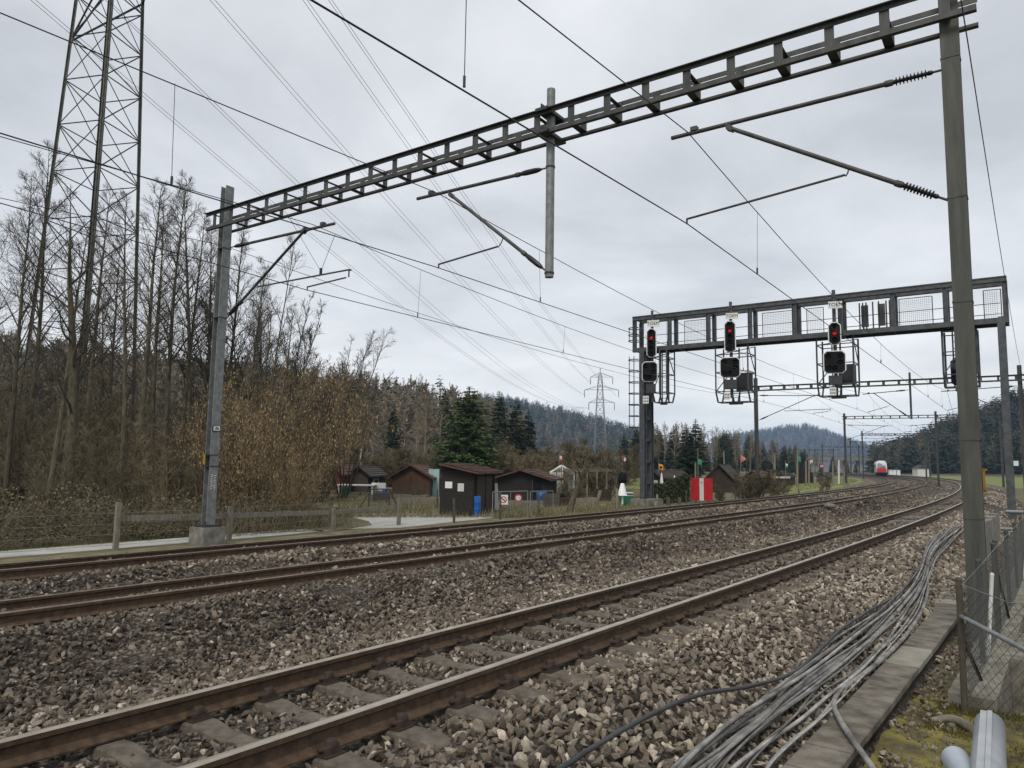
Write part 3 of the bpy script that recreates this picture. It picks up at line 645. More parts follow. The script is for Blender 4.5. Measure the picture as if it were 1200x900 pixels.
for i in range(9): b.obox(gp3(up1, DG*.25, .2+i*1.0), g1*.12, g2*(DG*.25), (0, 0, .3))
b.build('support_leg', M['gantry'], gan)
# mesh railing panels
def mesh_panel(b, a, c, z0, z1, d, st=.085, r=.0035):
    L = np.linalg.norm(V3(c)-V3(a)); ex = unit(V3(c)-V3(a)); up = V3((0, 0, 1)); a = V3(a)
    for z in (z0, z1): b.bar(a+up*(z-a[2]), c+up*(z-V3(c)[2]), .03, .03)
    for x in (0, L): b.bar(a+ex*x+up*(z0-a[2]), a+ex*x+up*(z1-a[2]), .03, .03)
    for i in range(1, int(L/st)): b.bar(a+ex*i*st+up*(z0-a[2]), a+ex*i*st+up*(z1-a[2]), r*2, r*2)
    for i in range(1, int((z1-z0)/st)): b.bar(a+up*(z0+i*st-a[2]), a+ex*L+up*(z0+i*st-a[2]), r*2, r*2)
for q0, q1 in ((794, 828), (887, 929), (940, 960), (1051, 1091), (1153, 1174)):
    b = MB(); mesh_panel(b, gp3(ug(q0, 380), DG+.06, zB), gp3(ug(q1, 380), DG+.06, zB), zB+.42, zT-.32, 0); b.build('mesh_panel', M['galv_dark'], gan)
b = MB()
for q in (1004, 1008, 1012, 1020, 1027, 1036, 1040): b.bar(gp3(ug(q, 375), DG-.15, zB+.3), gp3(ug(q, 375), DG-.15, zT-.35), .05, .05)
for q in (1010, 1030): b.obox(gp3(ug(q, 375), DG-.1, (zB+zT)/2), g1*.16, g2*.03, (0, 0, .55))
for z in (zB+.6, zB+1.1): b.bar(gp3(uL+.3, DG+.06, z), gp3(uR-.3, DG+.06, z), .03, .03)
b.build('railing', M['galv_dark'], gan)
# caged ladder at the left leg
b = MB(); ul = up0-.62
for sx in (-.22, .22): b.bar(gp3(ul, DG*.5+sx, 1.6), gp3(ul, DG*.5+sx, zT-.35), .06, .06)
for i in range(26): b.cyl(gp3(ul, DG*.5-.22, 1.7+i*.31), gp3(ul, DG*.5+.22, 1.7+i*.31), .012, 6)
la = b.build('ladder', M['gantry'], gan)
b = MB(); CR = .38
for z in list(np.arange(3.2, zB-.2, .66))+[zB+.75, zB+1.1, zB+1.5]:
    b.tube([gp3(ul-.02-CR+CR*math.cos(t)*1.0, DG*.5+CR*math.sin(t), z) for t in np.linspace(.6, 2*PI-.6, 14)], .03, 6)
for t in np.linspace(1.3, 2*PI-1.3, 5): b.cyl(gp3(ul-.02-CR+CR*math.cos(t), DG*.5+CR*math.sin(t), 3.2), gp3(ul-.02-CR+CR*math.cos(t), DG*.5+CR*math.sin(t), zB-.2), .024, 6); b.cyl(gp3(ul-.02-CR+CR*math.cos(t), DG*.5+CR*math.sin(t), zB+.75), gp3(ul-.02-CR+CR*math.cos(t), DG*.5+CR*math.sin(t), zB+1.5), .024, 6)
b.build('safety_cage', M['gantry'], la)

def cage(uc, w, zbot, d0=-.15, d1=1.0, eq=True):     # maintenance basket hung under the girder
    b = MB(); zt = zB; zs = zbot+.55
    for x in (uc-w/2, uc, uc+w/2):
        for d in (d0, d1):
            dd = d; b.bar(gp3(x, dd, zs), gp3(x, dd, zt), .065, .065); b.bar(gp3(x, dd, zs), gp3(x, dd+(.32 if d == d0 else -.32), zbot), .07, .07)
    for x in (uc-w/2, uc-w/4, uc, uc+w/4, uc+w/2): b.bar(gp3(x, d0+.32, zbot), gp3(x, d1-.32, zbot), .05, .05)
    for z in (zs, zs+1.05, zs+2.0):
        for d in (d0, d1): b.bar(gp3(uc-w/2, d, z), gp3(uc+w/2, d, z), .045, .045)
        for x in (uc-w/2, uc+w/2): b.bar(gp3(x, d0, z), gp3(x, d1, z), .045, .045)
    for d in (d0+.32, d1-.32): b.bar(gp3(uc-w/2, d, zbot), gp3(uc+w/2, d, zbot), .05, .05)
    b.bar(gp3(uc-w/2, d0, zs+2.0), gp3(uc+w/2, d1, zt), .04, .04); b.bar(gp3(uc+w/2, d1, zs+1.05), gp3(uc+w/2, d0, zt), .04, .04)
    for sx in (-.2, .2): b.bar(gp3(uc-w*.1+sx, d1-.1, zbot+.1), gp3(uc-w*.1+sx, d1-.1, zt), .05, .05)
    for i in range(9): b.bar(gp3(uc-w*.1-.2, d1-.1, zbot+.3+i*.32), gp3(uc-w*.1+.2, d1-.1, zbot+.3+i*.32), .03, .03)
    b.bar(gp3(uc-w/2, d0, zs), gp3(uc, d0, zs+1.05), .04, .04); b.obox(gp3(uc, (d0+d1)/2, zbot-.06), g1*w*.2, g2*.12, (0, 0, .06))
    o = b.build('maintenance_cage', M['gantry'], gan)
    if eq: b = MB(); b.obox(gp3(uc+w*.22, d1-.35, zs+.55), g1*w*.22, g2*.22, (0, 0, .5)); b.obox(gp3(uc+w*.22, d1-.59, zs+.6), g1*w*.16, g2*.015, (0, 0, .4)); b.build('equipment_box', M['dark_steel'], o)
def plate_poly(c, ex, ey, w, h, ch):
    return [V3(c)+ex*a+ey*q for a, q in ((-w/2+ch, -h/2), (w/2-ch, -h/2), (w/2, -h/2+ch), (w/2, h/2-ch), (w/2-ch, h/2), (-w/2+ch, h/2), (-w/2, h/2-ch), (-w/2, -h/2+ch))]
def signal(lab, pm, ph, pd, wh, wd, toem, num, post_u, lamps, rd):
    """pm: main head (u, vtop, vbot), pd: distant head, toem: plate pixel box, num: number plate"""
    ft = hG-math.radians(14); fn = -np.array([math.sin(ft), math.cos(ft), 0]); ex = np.array([math.cos(ft), -math.sin(ft), 0]); ey = V3((0, 0, 1))
    u0 = ug(pm[0], (pm[1]+pm[2])/2); D0 = -.55
    r = thing('railway_signal', lab, 'signal', gp3(u0, D0, pg(pd[0], pd[2])[2]), 'signals hung on the gantry')
    f = 1-.55*.82/40
    def at(u, v): return atplane(u, v, GL+g2*D0, g2)
    # mast tube behind the heads
    up = ug(post_u, 360)
    b = MB(); b.bar(gp3(up, D0+.28, at(num[0], num[2])[2]+.1), gp3(up, D0+.28, zT+.22), .13, .13)
    for z in (zT-.1, zB+.12): b.obox(gp3(up, D0/2+.14, z), g1*.05, g2*abs(D0/2)*1.0, (0, 0, .06))
    b.build('mounting_post', M['gantry'], r)
    for (u, v0, v1), w, nm, ch, rows in ((pm, wh, 'main_head', .14, lamps), (pd, wd, 'distant_head', .13, None)):
        a, q = at(u, v0), at(u, v1); c = (a+q)/2; h = a[2]-q[2]
        b = MB(); b.prism(plate_poly(c-fn*.02, ex, ey, w+.10, h+.10, ch+.03), fn*.03); o = b.build(nm+'_border', M['white'], r)
        b = MB(); b.prism(plate_poly(c+fn*.012, ex, ey, w, h, ch), fn*.05); b.obox(c-fn*.12, ex*w*.36, fn*.10, ey*h*.42); o = b.build(nm, M['black'], r)
        if rows is not None:
            k = rows
            for i in range(k):
                z = h/2-h*(i+.62)/(k+.24); lc = c+ey*z+fn*.062
                lit = (i == rd)
                b = MB(); b.lathe(lc, [(.09, 0), (.085, .012), (.05, .03), (.01, .036)], 16, 0, fn); b.build('red_lamp' if lit else 'lamp', M['redlamp'] if lit else M['lens'], o)
                b = MB(); th = np.linspace(.15*PI, .85*PI, 9); rr_ = .12
                vs = [lc+ex*rr_*math.cos(t)+ey*rr_*math.sin(t) for t in th]; b.add(vs+[v+fn*.16-ey*.01 for v in vs]+[v*1+unit(v-lc)*.012 for v in vs]+[v+fn*.16+unit(v-lc)*.012 for v in vs], [(i_, i_+1, i_+10, i_+9) for i_ in range(8)]+[(i_+18, i_+27, i_+28, i_+19) for i_ in range(8)]+[(i_+9, i_+10, i_+28, i_+27) for i_ in range(8)]); b.build('visor', M['black'], o)
        else:
            for sx, sy in ((-.28, .28), (.28, .28), (-.28, -.28), (.28, -.02), (0, -.3)):
                lc = c+ex*w*sx+ey*h*sy+fn*.062; b = MB(); b.lathe(lc, [(.10, 0), (.095, .012), (.06, .028), (.01, .034)], 14, 0, fn); b.build('lamp', M['lens'], o)
                b = MB(); th = np.linspace(.1*PI, .9*PI, 9); vs = [lc+ex*.115*math.cos(t)+ey*.115*math.sin(t) for t in th]
                b.add(vs+[v+fn*.13 for v in vs]+[v+unit(v-lc)*.012 for v in vs]+[v+fn*.13+unit(v-lc)*.012 for v in vs], [(i_, i_+1, i_+10, i_+9) for i_ in range(8)]+[(i_+18, i_+27, i_+28, i_+19) for i_ in range(8)]+[(i_+9, i_+10, i_+28, i_+27) for i_ in range(8)]); b.build('visor', M['black'], o)
    # dark junction box under the distant head, number plate, station plate
    a = at(pd[0]+1, pd[2]+3); q = at(pd[0]+1, pd[2]+15); c = (a+q)/2
    b = MB(); b.obox(c+fn*-.05, ex*wd*.32, fn*.14, ey*(a[2]-q[2])/2*.9); b.build('junction_box', M['dark_steel'], r)
    a, q = at(num[0], num[1]), at(num[0], num[2]); c = (a+q)/2; h = a[2]-q[2]
    b = MB(); b.obox(c+fn*.06, ex*h*.38, fn*.008, ey*h/2); 
    for i in range(2):
        for j in range(3): b.obox(c+fn*.07+ex*h*(-.22+.22*j)+ey*h*(.2-.4*i), ex*h*.055, fn*.003, ey*h*.10, 1)
    o = b.build('number_plate', [M['plate'], M['ink']], r)
    (ua, va, ub, vb) = toem; a, q = at(ua, va), at(ub, vb); c = (a+q)/2; h = abs(at((ua+ub)/2, va)[2]-at((ua+ub)/2, vb)[2]); w = np.linalg.norm((q-a)[:2])*.90
    b = MB(); b.obox(c+fn*.05, ex*w/2, fn*.012, ey*h/2); o = b.build('station_plate', M['plate'], r)
    text('lettering', 'TOEM', h*.72, c+fn*.064, ex, ey, M['ink'], r)
    return r
signal('left signal on the gantry, tall oval red lit head in front of the gantry leg', (763.5, 386, 418), None, (761.5, 424.5, 446.5), .47, .80, (758.5, 375.5, 773, 383), (757, 464, 473), 766.5, 5, 1)
signal('middle signal on the gantry, tall oval red lit head between mesh panels', (855.5, 377, 412), None, (855.5, 419.5, 441.5), .50, .95, (850, 367, 865.5, 374), (852, 460, 468.5), 858, 5, 1)
signal('right signal on the gantry, short oval red lit head, larger TOEM plate', (978, 378.5, 403), None, (978, 412, 436.5), .50, .93, (969.5, 353.5, 988, 361.5), (976, 454, 463.5), 978.5, 3, 1)
cage(ug(776, 430)-.1, .85, pg(780, 472)[2]+.05, eq=False); cage(ug(858, 430)-.05, 1.75, pg(870, 472)[2]+.1, 0.05, 1.35); cage(ug(978, 430)+.02, 1.7, pg(990, 466)[2]+.15, 0.05, 1.35); cage(ug(1125, 430), 1.35, pg(1125, 458)[2]+.25, .3, 1.5, False)
# a fourth signal, seen from behind, on the right cage
c = gp3(ug(1118, 425), 1.35, pg(1118, 432)[2]); r = thing('railway_signal', 'signal seen from behind, half hidden by the near mast', 'signal', c, 'signals hung on the gantry')
b = MB(); b.prism(plate_poly(c, g1, V3((0, 0, 1)), .5, 1.3, .15), g2*.06); b.build('main_head', M['black'], r)
b = MB(); b.lathe(c-g2*.02+V3((0, 0, .2)), [(.24, 0), (.26, .04), (.2, .2), (.1, .24)], 16, 0, -g2); b.build('lamp_housing', M['dark_steel'], r)
# ------------------------------------------------------------------ lattice pylons and power lines
def pylon_near():
    Y = 46.0; base = aty(84, 580, Y); base[2] = GZ; r = thing('transmission_pylon', 'tall mossy lattice transmission pylon rising out of frame behind the bare trees', 'pylon', base)
    wid = lambda z: 3.3-.042*z                   # half diagonal
    dirs = [V3((math.cos(a), math.sin(a), 0)) for a in (math.radians(-148), math.radians(-58), math.radians(32), math.radians(122))]   # left, near, right, far
    H = 46
    def P(k, z): return base+dirs[k % 4]*wid(z)+V3((0, 0, z))
    for k in range(4):
        b = MB(); d = dirs[k]; sd = np.cross(d, (0, 0, 1))
        for sg in (-1, 1): b.bar(P(k, -.3), P(k, H), .02, .20, d*.7+sd*sg*.7); b.bar(P(k, -.3)+(d*.7-sd*sg*.7)*.08*0+(-d)*.07+sd*sg*.07, P(k, H)+(-d)*.07+sd*sg*.07, .02, .14, d*.7-sd*sg*.7)
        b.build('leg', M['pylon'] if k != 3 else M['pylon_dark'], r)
    z = 0.0; lv = []
    while z < H: lv.append(z); z += 3.55-.022*z
    for k in range(4):
        b = MB()
        for i, (z0, z1) in enumerate(zip(lv[:-1], lv[1:])):
            w = .075
            b.bar(P(k, z0), P(k+1, z1), w, .012, np.cross(P(k+1, z0)-P(k, z0), (0, 0, 1))); (b.bar(P(k+1, z0), P(k, z1), w, .012, np.cross(P(k+1, z0)-P(k, z0), (0, 0, 1))) if k in (0, 1) else None)
            b.bar(P(k, z1), P(k+1, z1), w*.9, w*.6)
            m0 = (P(k, z0)+P(k+1, z0)+P(k, z1)+P(k+1, z1))/4
        b.build('bracing', M['pylon_dark'], r)
    for zz, hw in ((33, 8.5), (39, 6.5)):
        b = MB(); ax = V3((math.cos(-.75), math.sin(-.75), 0))
        for sg in (-1, 1):
            tip = base+ax*sg*hw+V3((0, 0, zz))
            for k in range(4): b.bar(P(k, zz+(1.6 if k % 2 else 0)), tip, .1, .1)
        b.build('cross_arm', M['pylon_dark'], r)
pylon_near()
def pylon_far():
    Y = 320.; base = aty(703, 560, Y); base[2] = float(ground_z(base[0], base[1])); top = aty(705, 431, Y)[2]; r = thing('transmission_pylon', 'small distant lattice transmission pylon with three crossarms above the wooded hill', 'pylon', base)
    X = V3((1, 0, 0)); b = MB(); H = top-base[2]; w = lambda z: 2.6*(1-z/H)**.8+.35
    C = [(-1, -1), (1, -1), (1, 1), (-1, 1)]
    P = lambda k, z: base+V3((C[k % 4][0]*w(z), C[k % 4][1]*w(z), z))
    lv = list(np.linspace(0, H*.93, 13))
    for k in range(4):
        for z0, z1 in zip(lv[:-1], lv[1:]): b.bar(P(k, z0), P(k, z1), .2, .2); b.bar(P(k, z0), P(k+1, z1), .09, .09); b.bar(P(k+1, z0), P(k, z1), .09, .09); b.bar(P(k, z1), P(k+1, z1), .09, .09)
    b.bar(base+V3((0, 0, H*.92)), base+V3((0, 0, H)), .3, .3); b.build('tower', M['galv'], r)
    for v, ua, ub in ((442, 692, 718), (457, 685, 725), (472, 690, 720)):
        b = MB(); za = aty(704, v, Y)[2]-base[2]
        for u in (ua, ub):
            tip = aty(u, v, Y)
            for k in range(4): b.bar(P(k, za+(2.0 if k > 1 else 0)), tip, .14, .14)
            b.cyl(tip, tip-V3((0, 0, 3.2)), .16, 5)
        b.build('cross_arm', M['galv'], r)
pylon_far()
HVL = [((36, 0), (684, 478), -9), ((42, 0), (684, 478.4), -9), ((162, 38), (690, 478), -9), ((166, 38), (690, 478.4), -9), ((246, 0), (686, 463), -6), ((252, 0), (686, 463.5), -6), ((355, 0), (692, 448), -6), ((360, 0), (692, 448.5), -6), ((385, 0), (722, 463), -7), ((389, 0), (722, 463.5), -7)]
MIDS = [(345, 262), (350, 262), (345, 215), (350, 214), (450, 232), (456, 232), (500, 205), (504, 204), (515, 190), (519, 190)]
for i, ((un, vn), (uf, vf), sg) in enumerate(HVL):
    N0 = aty(un, vn, 46.); F0 = aty(uf, vf, 318.)
    # a hanging curve that passes the middle point seen in the photo
    um, vm = MIDS[i]; d = F0-N0; nrm = np.cross(unit(d), (0, 0, 1)); Mx = atplane(um, vm, N0, unit(nrm)); f = np.dot(Mx-N0, d)/np.dot(d, d); dz = (Mx-(N0+d*f))[2]; c = dz/(f*(1-f)+1e-6); c = max(-34, min(-3, c))
    ts = np.concatenate([np.linspace(-.12, 0, 4)[:-1], np.linspace(0, 1, 24)])
    b = MB(); b.tube([N0+d*t+V3((0, 0, c*t*(1-t))) for t in ts], np.linspace(.016, .03, len(ts)), 5)
    nm = ['lowest left pair of thin power cables crossing behind the pylon', 'second pair of thin power cables leaving the pylon\'s right leg', 'middle pair of thin power cables crossing the open sky', 'steep pair of thin power cables left of the hanging post', 'steepest pair of thin power cables nearest the hanging post'][i//2]
    tag(b.build('power_cable', M['hv']), nm, 'power cable', nm.replace('pair', 'pairs'))

# ------------------------------------------------------------------ wooden fence and stakes on the left
FP = [(135, 648, 590), (268, 637, 595), (390, 625, 597), (467, 618, 584)]
fen = thing('wooden_fence', 'grey weathered wooden fence with a single rail beside the pale path', 'fence', atz(135, 648, GZ+.1))
posts = []
for u, v, vt in [(-20, 660, 588)]+FP:
    p = atz(u, v, GZ-.07); t = aty(u, vt, p[1])[2]; posts.append((p, t)); b = MB(); b.obox((p[0], p[1], (t+p[2])/2-.1), V3((math.cos(.65), -math.sin(.65), 0))*.055, V3((math.sin(.65), math.cos(.65), 0))*.055, (0, 0, (t-p[2])/2+.1)); b.obox((p[0], p[1], t+.01), V3((math.cos(.65), -math.sin(.65), 0))*.045, V3((math.sin(.65), math.cos(.65), 0))*.045, (0, 0, .02)); b.build('post', M['wood'], fen)
for (p, t), (q, w), va, vb in zip(posts[1:-1], posts[2:], (608, 604.5, 600.5), (604.5, 600.5, 594)):
    n = V3((-.795, .605, 0))*.09; b = MB(); b.bar((p[0], p[1], aty(pix(p)[0], va, p[1])[2])+n, (q[0], q[1], aty(pix(q)[0], vb, q[1])[2])+n, .06, .14); b.build('rail', M['wood'], fen)
for k in (0, 1, 2, 3):
    b = MB(); b.tube([(p[0], p[1], p[2]+.2+.26*k) for p, t in posts], .004, 4); b.build('wire', M['galv'], fen)
ST = [(532, 611, 585, .11, 0), (586, 607.5, 577.5, .11, 0), (631, 604, 577, .11, 0), (700, 598, 575, .19, .05), (723, 595, 573, .17, 0), (770, 592, 580, .16, 0), (783, 591, 583.5, .26, 0), (796, 590, 583, .26, 0), (768, 593, 588, .22, 0), (804, 589, 575, .12, 0), (843, 587, 574, .14, 0), (862, 585, 574, .12, 0), (912, 581, 574, .14, 0), (936, 580, 573, .12, 0), (962, 577, 571, .3, 0), (970, 576.5, 571, .3, 0)]
SLAB = ['dark thin fence stake right of the rail fence end, beside the blue barrel', 'dark fence stake in front of the mesh gate', 'dark fence stake in front of the second blue barrel', 'leaning grey log stake behind the far rail', 'grey log stake left of the green bin', 'log stake in front of the hedge left end', 'short log stub left of the middle of the hedge', 'short log stub right of the middle of the hedge', 'lowest log stub at the foot of the gantry leg', 'thin stake at the right end of the hedge', 'stake right behind the red and white board', 'pale stake under the brown bushes', 'pale stake in front of pinkish brush', 'pale stake at the edge of the meadow', 'left one of two short black stubs on the meadow edge', 'right one of two short black stubs on the meadow edge']
for (u, v, vt, d, lean), lb in zip(ST, SLAB):
    p = atz(u, v, GZ+.05); t = aty(u, vt, p[1]); b = MB(); dd = d*.9; 
    b.tube([p-V3((0, 0, .2)), p+(t-p)*.5+V3((.01, 0, 0)), t+V3((lean*3, 0, 0)), t+V3((lean*3, 0, .02))], [dd/2*1.05, dd/2, dd/2*.96, dd/2*.7], 9); tag(b.build('fence_stake', M['wood_dark'] if d < .16 or d > .25 else M['wood']), lb, 'stake', 'stakes along the gardens')
# steel tube gate with wire mesh and two round prohibition signs
gate = thing('garden_gate', 'galvanised tube gate with wire mesh carrying a round prohibition sign', 'gate', atz(577, 606, GZ))
def gpt(u, v, y): return aty(u, v, y)
ga, gb, gc = atz(577, 607, GZ), atz(618, 604.5, GZ), atz(648, 602, GZ)
def frame(b, a, c, za, zc, r=.022):
    for p in (a, c): b.cyl(p, (p[0], p[1], za if p is a else zc), r, 8)
    b.cyl((a[0], a[1], za), (c[0], c[1], zc), r, 8)
b = MB(); tz = aty(577, 576.5, ga[1])[2]; frame(b, ga, gb, tz, tz); mid = (ga+gb)/2; b.cyl(mid, (mid[0], mid[1], tz), .018, 8); frame(b, gb+V3((.12, .05, 0)), gc, tz-.02, tz-.04); b.build('frame', M['galv'], gate)
b = MB()
for (a, c) in ((ga, gb), (gb, gc)):
    L = np.linalg.norm(c-a); n = int(L/.1)
    for i in range(n): q = a+(c-a)*i/n; b.bar(q+V3((0, 0, .1)), (q[0], q[1], tz-.03), .005, .005)
    for i in range(11): b.bar(a+V3((0, 0, .1+i*.1)), c+V3((0, 0, .1+i*.1)), .005, .005)
b.build('wire_mesh', M['galv_dark'], gate)
fwd = V3((0, -1, 0))
def disc_sign(u, v, y, r, red, label, square):
    c = aty(u, v, y)+fwd*.03; b = MB()
    if square: b.obox(c, (r*1.25, 0, 0), (0, .01, 0), (0, 0, r*1.35)); o = tag(b.build('prohibition_sign', M['plate']), label, 'sign'); z = -.012
    else: b.lathe(c, [(r, 0), (r, .012)], 20, 0, fwd); o = tag(b.build('prohibition_sign', M['pinkflag']), label, 'sign'); z = -.014
    b = MB(); th = np.linspace(0, 2*PI, 25)
    ro, ri = (r*.95, r*.68) if square else (r*.98, r*.7)
    vs = [c+V3((ro*math.cos(t), z-.004, ro*math.sin(t))) for t in th]+[c+V3((ri*math.cos(t), z-.004, ri*math.sin(t))) for t in th]
    b.add(vs, [(i, i+1, i+26, i+25) for i in range(24)]); 
    b.build('red_ring', M['redflag'] if square else M['red'], o)
    b = MB()
    if square: b.bar(c+V3((-ri*.75, z-.006, ri*.6)), c+V3((ri*.75, z-.006, -ri*.6)), .004, r*.3); b.build('red_bar', M['ink'], o)
    else: b.lathe(c+fwd*.012, [(ri, 0), (ri, .004)], 20, 0, fwd); b.build('white_field', M['plate'], o)
disc_sign(590, 585.5, ga[1]-.05, .15, True, 'square white plate with a round prohibition symbol on the gate', True)
disc_sign(607.5, 583.5, gb[1]-.05, .17, True, 'round red rimmed prohibition disc on the gate', False)
# white fence gate posts further left in the garden
fr = thing('garden_fence', 'thin tube fence frame with a slanting brace in front of the brown shed', 'fence', atz(432, 598, GZ))
b = MB(); a_, c_ = atz(432, 597, GZ), atz(456, 597, GZ); zt_ = aty(432, 573, a_[1])[2]; frame(b, a_, c_, zt_, zt_, .03); b.cyl((c_[0], c_[1], zt_), atz(465, 594, GZ), .03, 6); b.cyl(atz(419, 597, GZ), (a_[0], a_[1], zt_-.2), .025, 6); e_ = atz(512, 597, GZ); b.cyl(e_, (e_[0], e_[1], zt_), .03, 6); b.build('frame', M['galv_dark'], fr)
b = MB()
for i in range(8): b.bar(a_+V3((0, 0, .12*i+.1)), e_+V3((0, 0, .12*i+.1)), .006, .006)
for i in range(50): q = a_+(e_-a_)*i/50; b.bar(q+V3((0, 0, .1)), (q[0], q[1], zt_-.05), .006, .006)
b.build('wire_mesh', M['galv_dark'], fr)

# ------------------------------------------------------------------ sheds
def shed(label, A, B, C, ve, vpk, wall, roof, kind='gable', wall2=None, over=.3, gz=GZ, extra=None):
    """A, B, C: ground pixels of the left, middle and right corners; ve: eave row at B, vpk: ridge row"""
    a, b_, c = atz(*A, gz), atz(*B, gz), atz(*C, gz); c = b_+unit(c-b_)*max(2.2, np.linalg.norm(c-b_)); d = a+c-b_
    ze = aty(B[0], ve, b_[1])[2]; zr = aty((A[0]+B[0])/2, vpk, (a[1]+b_[1])/2)[2]
    r = thing('garden_shed', label, 'shed', (a+b_+c+d)/4, 'allotment sheds')
    up = lambda p, z: V3((p[0], p[1], z)); g0 = gz-.1
    m = (a+b_)/2; mo = (d+c)/2
    w = MB()
    if kind == 'gable':
        w.add([up(a, g0), up(b_, g0), up(b_, ze), up(m, zr), up(a, ze)], [(0, 1, 2, 3, 4)]); w.add([up(d, g0), up(c, g0), up(c, ze), up(mo, zr), up(d, ze)], [(4, 3, 2, 1, 0)])
        w.add([up(a, g0), up(d, g0), up(d, ze), up(a, ze)], [(0, 1, 2, 3)]); side = ze
    else:
        w.add([up(a, g0), up(b_, g0), up(b_, ze), up(a, zr)], [(0, 1, 2, 3)]); w.add([up(d, g0), up(c, g0), up(c, ze), up(d, zr)], [(3, 2, 1, 0)]); w.add([up(a, g0), up(d, g0), up(d, zr), up(a, zr)], [(0, 1, 2, 3)])
    w.build('wall', wall, r)
    w = MB(); w.add([up(b_, g0), up(c, g0), up(c, ze), up(b_, ze)], [(0, 1, 2, 3)]); w.build('wall', wall2 or wall, r)
    b = MB(); f = unit(b_-c)*over
    def slope(p, q, pz, qz, p2, q2):     # p,q: eave & ridge at the front, p2,q2 at the back
        e = unit(V3((p[0]-q[0], p[1]-q[1], 0))); sl_ = (pz-qz)/np.linalg.norm((p-q)[:2])
        po = up(p, pz)+e*over+V3((0, 0, sl_*over))+f; p2o = up(p2, pz)+e*over+V3((0, 0, sl_*over))-f; qo = up(q, qz)+f; q2o = up(q2, qz)-f
        t = V3((0, 0, .07)); b.add([po, qo, q2o, p2o, po+t, qo+t, q2o+t, p2o+t], [(0, 3, 2, 1), (4, 5, 6, 7), (0, 1, 5, 4), (1, 2, 6, 5), (2, 3, 7, 6), (3, 0, 4, 7)])
        n = max(3, int(np.linalg.norm(po-qo)/.28)); L = np.linalg.norm(p2o-po); k = max(4, int(L/.24))
        for i in range(n):                   # tile courses, each lifted at its lower edge
            x0 = po+(qo-po)*i/n; x1 = po+(qo-po)*(i+1)/n; y0 = p2o+(q2o-p2o)*i/n; y1 = p2o+(q2o-p2o)*(i+1)/n
            for j in range(k):
                f0, f1 = j/k+.06/k, (j+1)/k-.06/k; jt = .015*random.random(); h0_, h1_ = t+V3((0, 0, .05+jt)), t+V3((0, 0, .012))
                b.add([x0+(y0-x0)*f0+h0_, x0+(y0-x0)*f1+h0_, x1+(y1-x1)*f1+h1_, x1+(y1-x1)*f0+h1_, x0+(y0-x0)*f0+t, x0+(y0-x0)*f1+t], [(0, 1, 2, 3), (4, 5, 1, 0)])
    if kind == 'gable':
        slope(b_, m, ze, zr, c, mo); slope(a, m, ze, zr, d, mo)
        b.bar(up(m, zr+.09)+f, up(mo, zr+.09)-f, .16, .08)
    else: slope(b_, a, ze, zr, c, d)
    b.build('roof', roof, r)
    return r, a, b_, c, d, ze, zr
def on_wall(r, name, P, Q, f0, f1, z0, z1, mt, out, th=.03):     # panel on the wall P->Q
    p, q = P+(Q-P)*f0, P+(Q-P)*f1; n = np.cross(unit(Q-P), (0, 0, 1))
    b = MB(); b.obox(V3(((p+q)[0]/2, (p+q)[1]/2, (z0+z1)/2))+n*out, (q-p)/2, n*th, (0, 0, (z1-z0)/2)); return b.build(name, mt, r)
R, a, b_, c, d, ze, zr = shed('tall black shed with sloping tiled roof, brown door side and two white notices', (515, 604), (553, 605.5), (579, 599), 553.5, 545, M['shed_black'], M['tile'], 'mono', M['shed_dark_brown'], .35)
on_wall(R, 'notice', a, b_, .16, .38, zr-1.0, zr-.72, M['white'], .02, .008); on_wall(R, 'notice', a, b_, .55, .74, zr-1.12, zr-.78, M['offwhite'], .02, .008)
on_wall(R, 'door', b_, c, .12, .8, GZ, ze-.2, M['shed_dark_brown'], .02)
for f in (.1, .5, .9): on_wall(R, 'corner_post', b_, c, f, f+.04, GZ, ze, M['shed_black'], .05)
R, a, b_, c, d, ze, zr = shed('wide black shed with low tiled gable roof behind the mesh gate', (582, 591), (640, 591.5), (652, 589), 561, 551.5, M['shed_black'], M['tile'], over=.4)
on_wall(R, 'door', a, b_, .72, .9, GZ, ze-.1, M['black'], .02); on_wall(R, 'door_frame', a, b_, .705, .72, GZ, ze-.05, M['shed_grey'], .03)
R, a, b_, c, d, ze, zr = shed('brown plank shed with red tiled gable roof left of the black shed', (459, 580), (503, 582), (516, 578), 559, 545.5, M['shed_brown'], M['tile'], over=.35)
on_wall(R, 'door', b_, c, .2, .8, GZ, ze-.25, M['shed_dark_brown'], .02); on_wall(R, 'board_strip', a, b_, .5, .515, GZ, ze, M['shed_dark_brown'], .01)
R, a, b_, c, d, ze, zr = shed('dark grey boarded shed with white framed window and low table in front', (409, 576), (431, 577), (449, 574), 556, 547.5, M['shed_grey'], M['tile_dark'], wall2=M['shed_black'], over=.4)
w_ = on_wall(R, 'window', b_, c, .3, .62, ze-1.15, ze-.35, M['offwhite'], .02); g_ = on_wall(R, 'pane', b_, c, .34, .58, ze-1.08, ze-.42, M['glass'], .04)
R, a, b_, c, d, ze, zr = shed('red brown shed at the left end of the row, half behind the hazel', (383, 577), (397, 577.5), (421, 575), 553, 544.5, M['shed_red'], M['tile'], wall2=M['shed_red'], over=.3)
R, a, b_, c, d, ze, zr = shed('hidden shed behind, only its tiled roof showing between two sheds', (428, 571), (441, 571), (462, 570), 556, 546, M['shed_brown'], M['tile'])
R, a, b_, c, d, ze, zr = shed('black shed behind the gantry leg, orange flag on its roof', (757, 580), (776, 582), (808, 579), 560, 552.5, M['shed_black'], M['tile_dark'], over=.3)
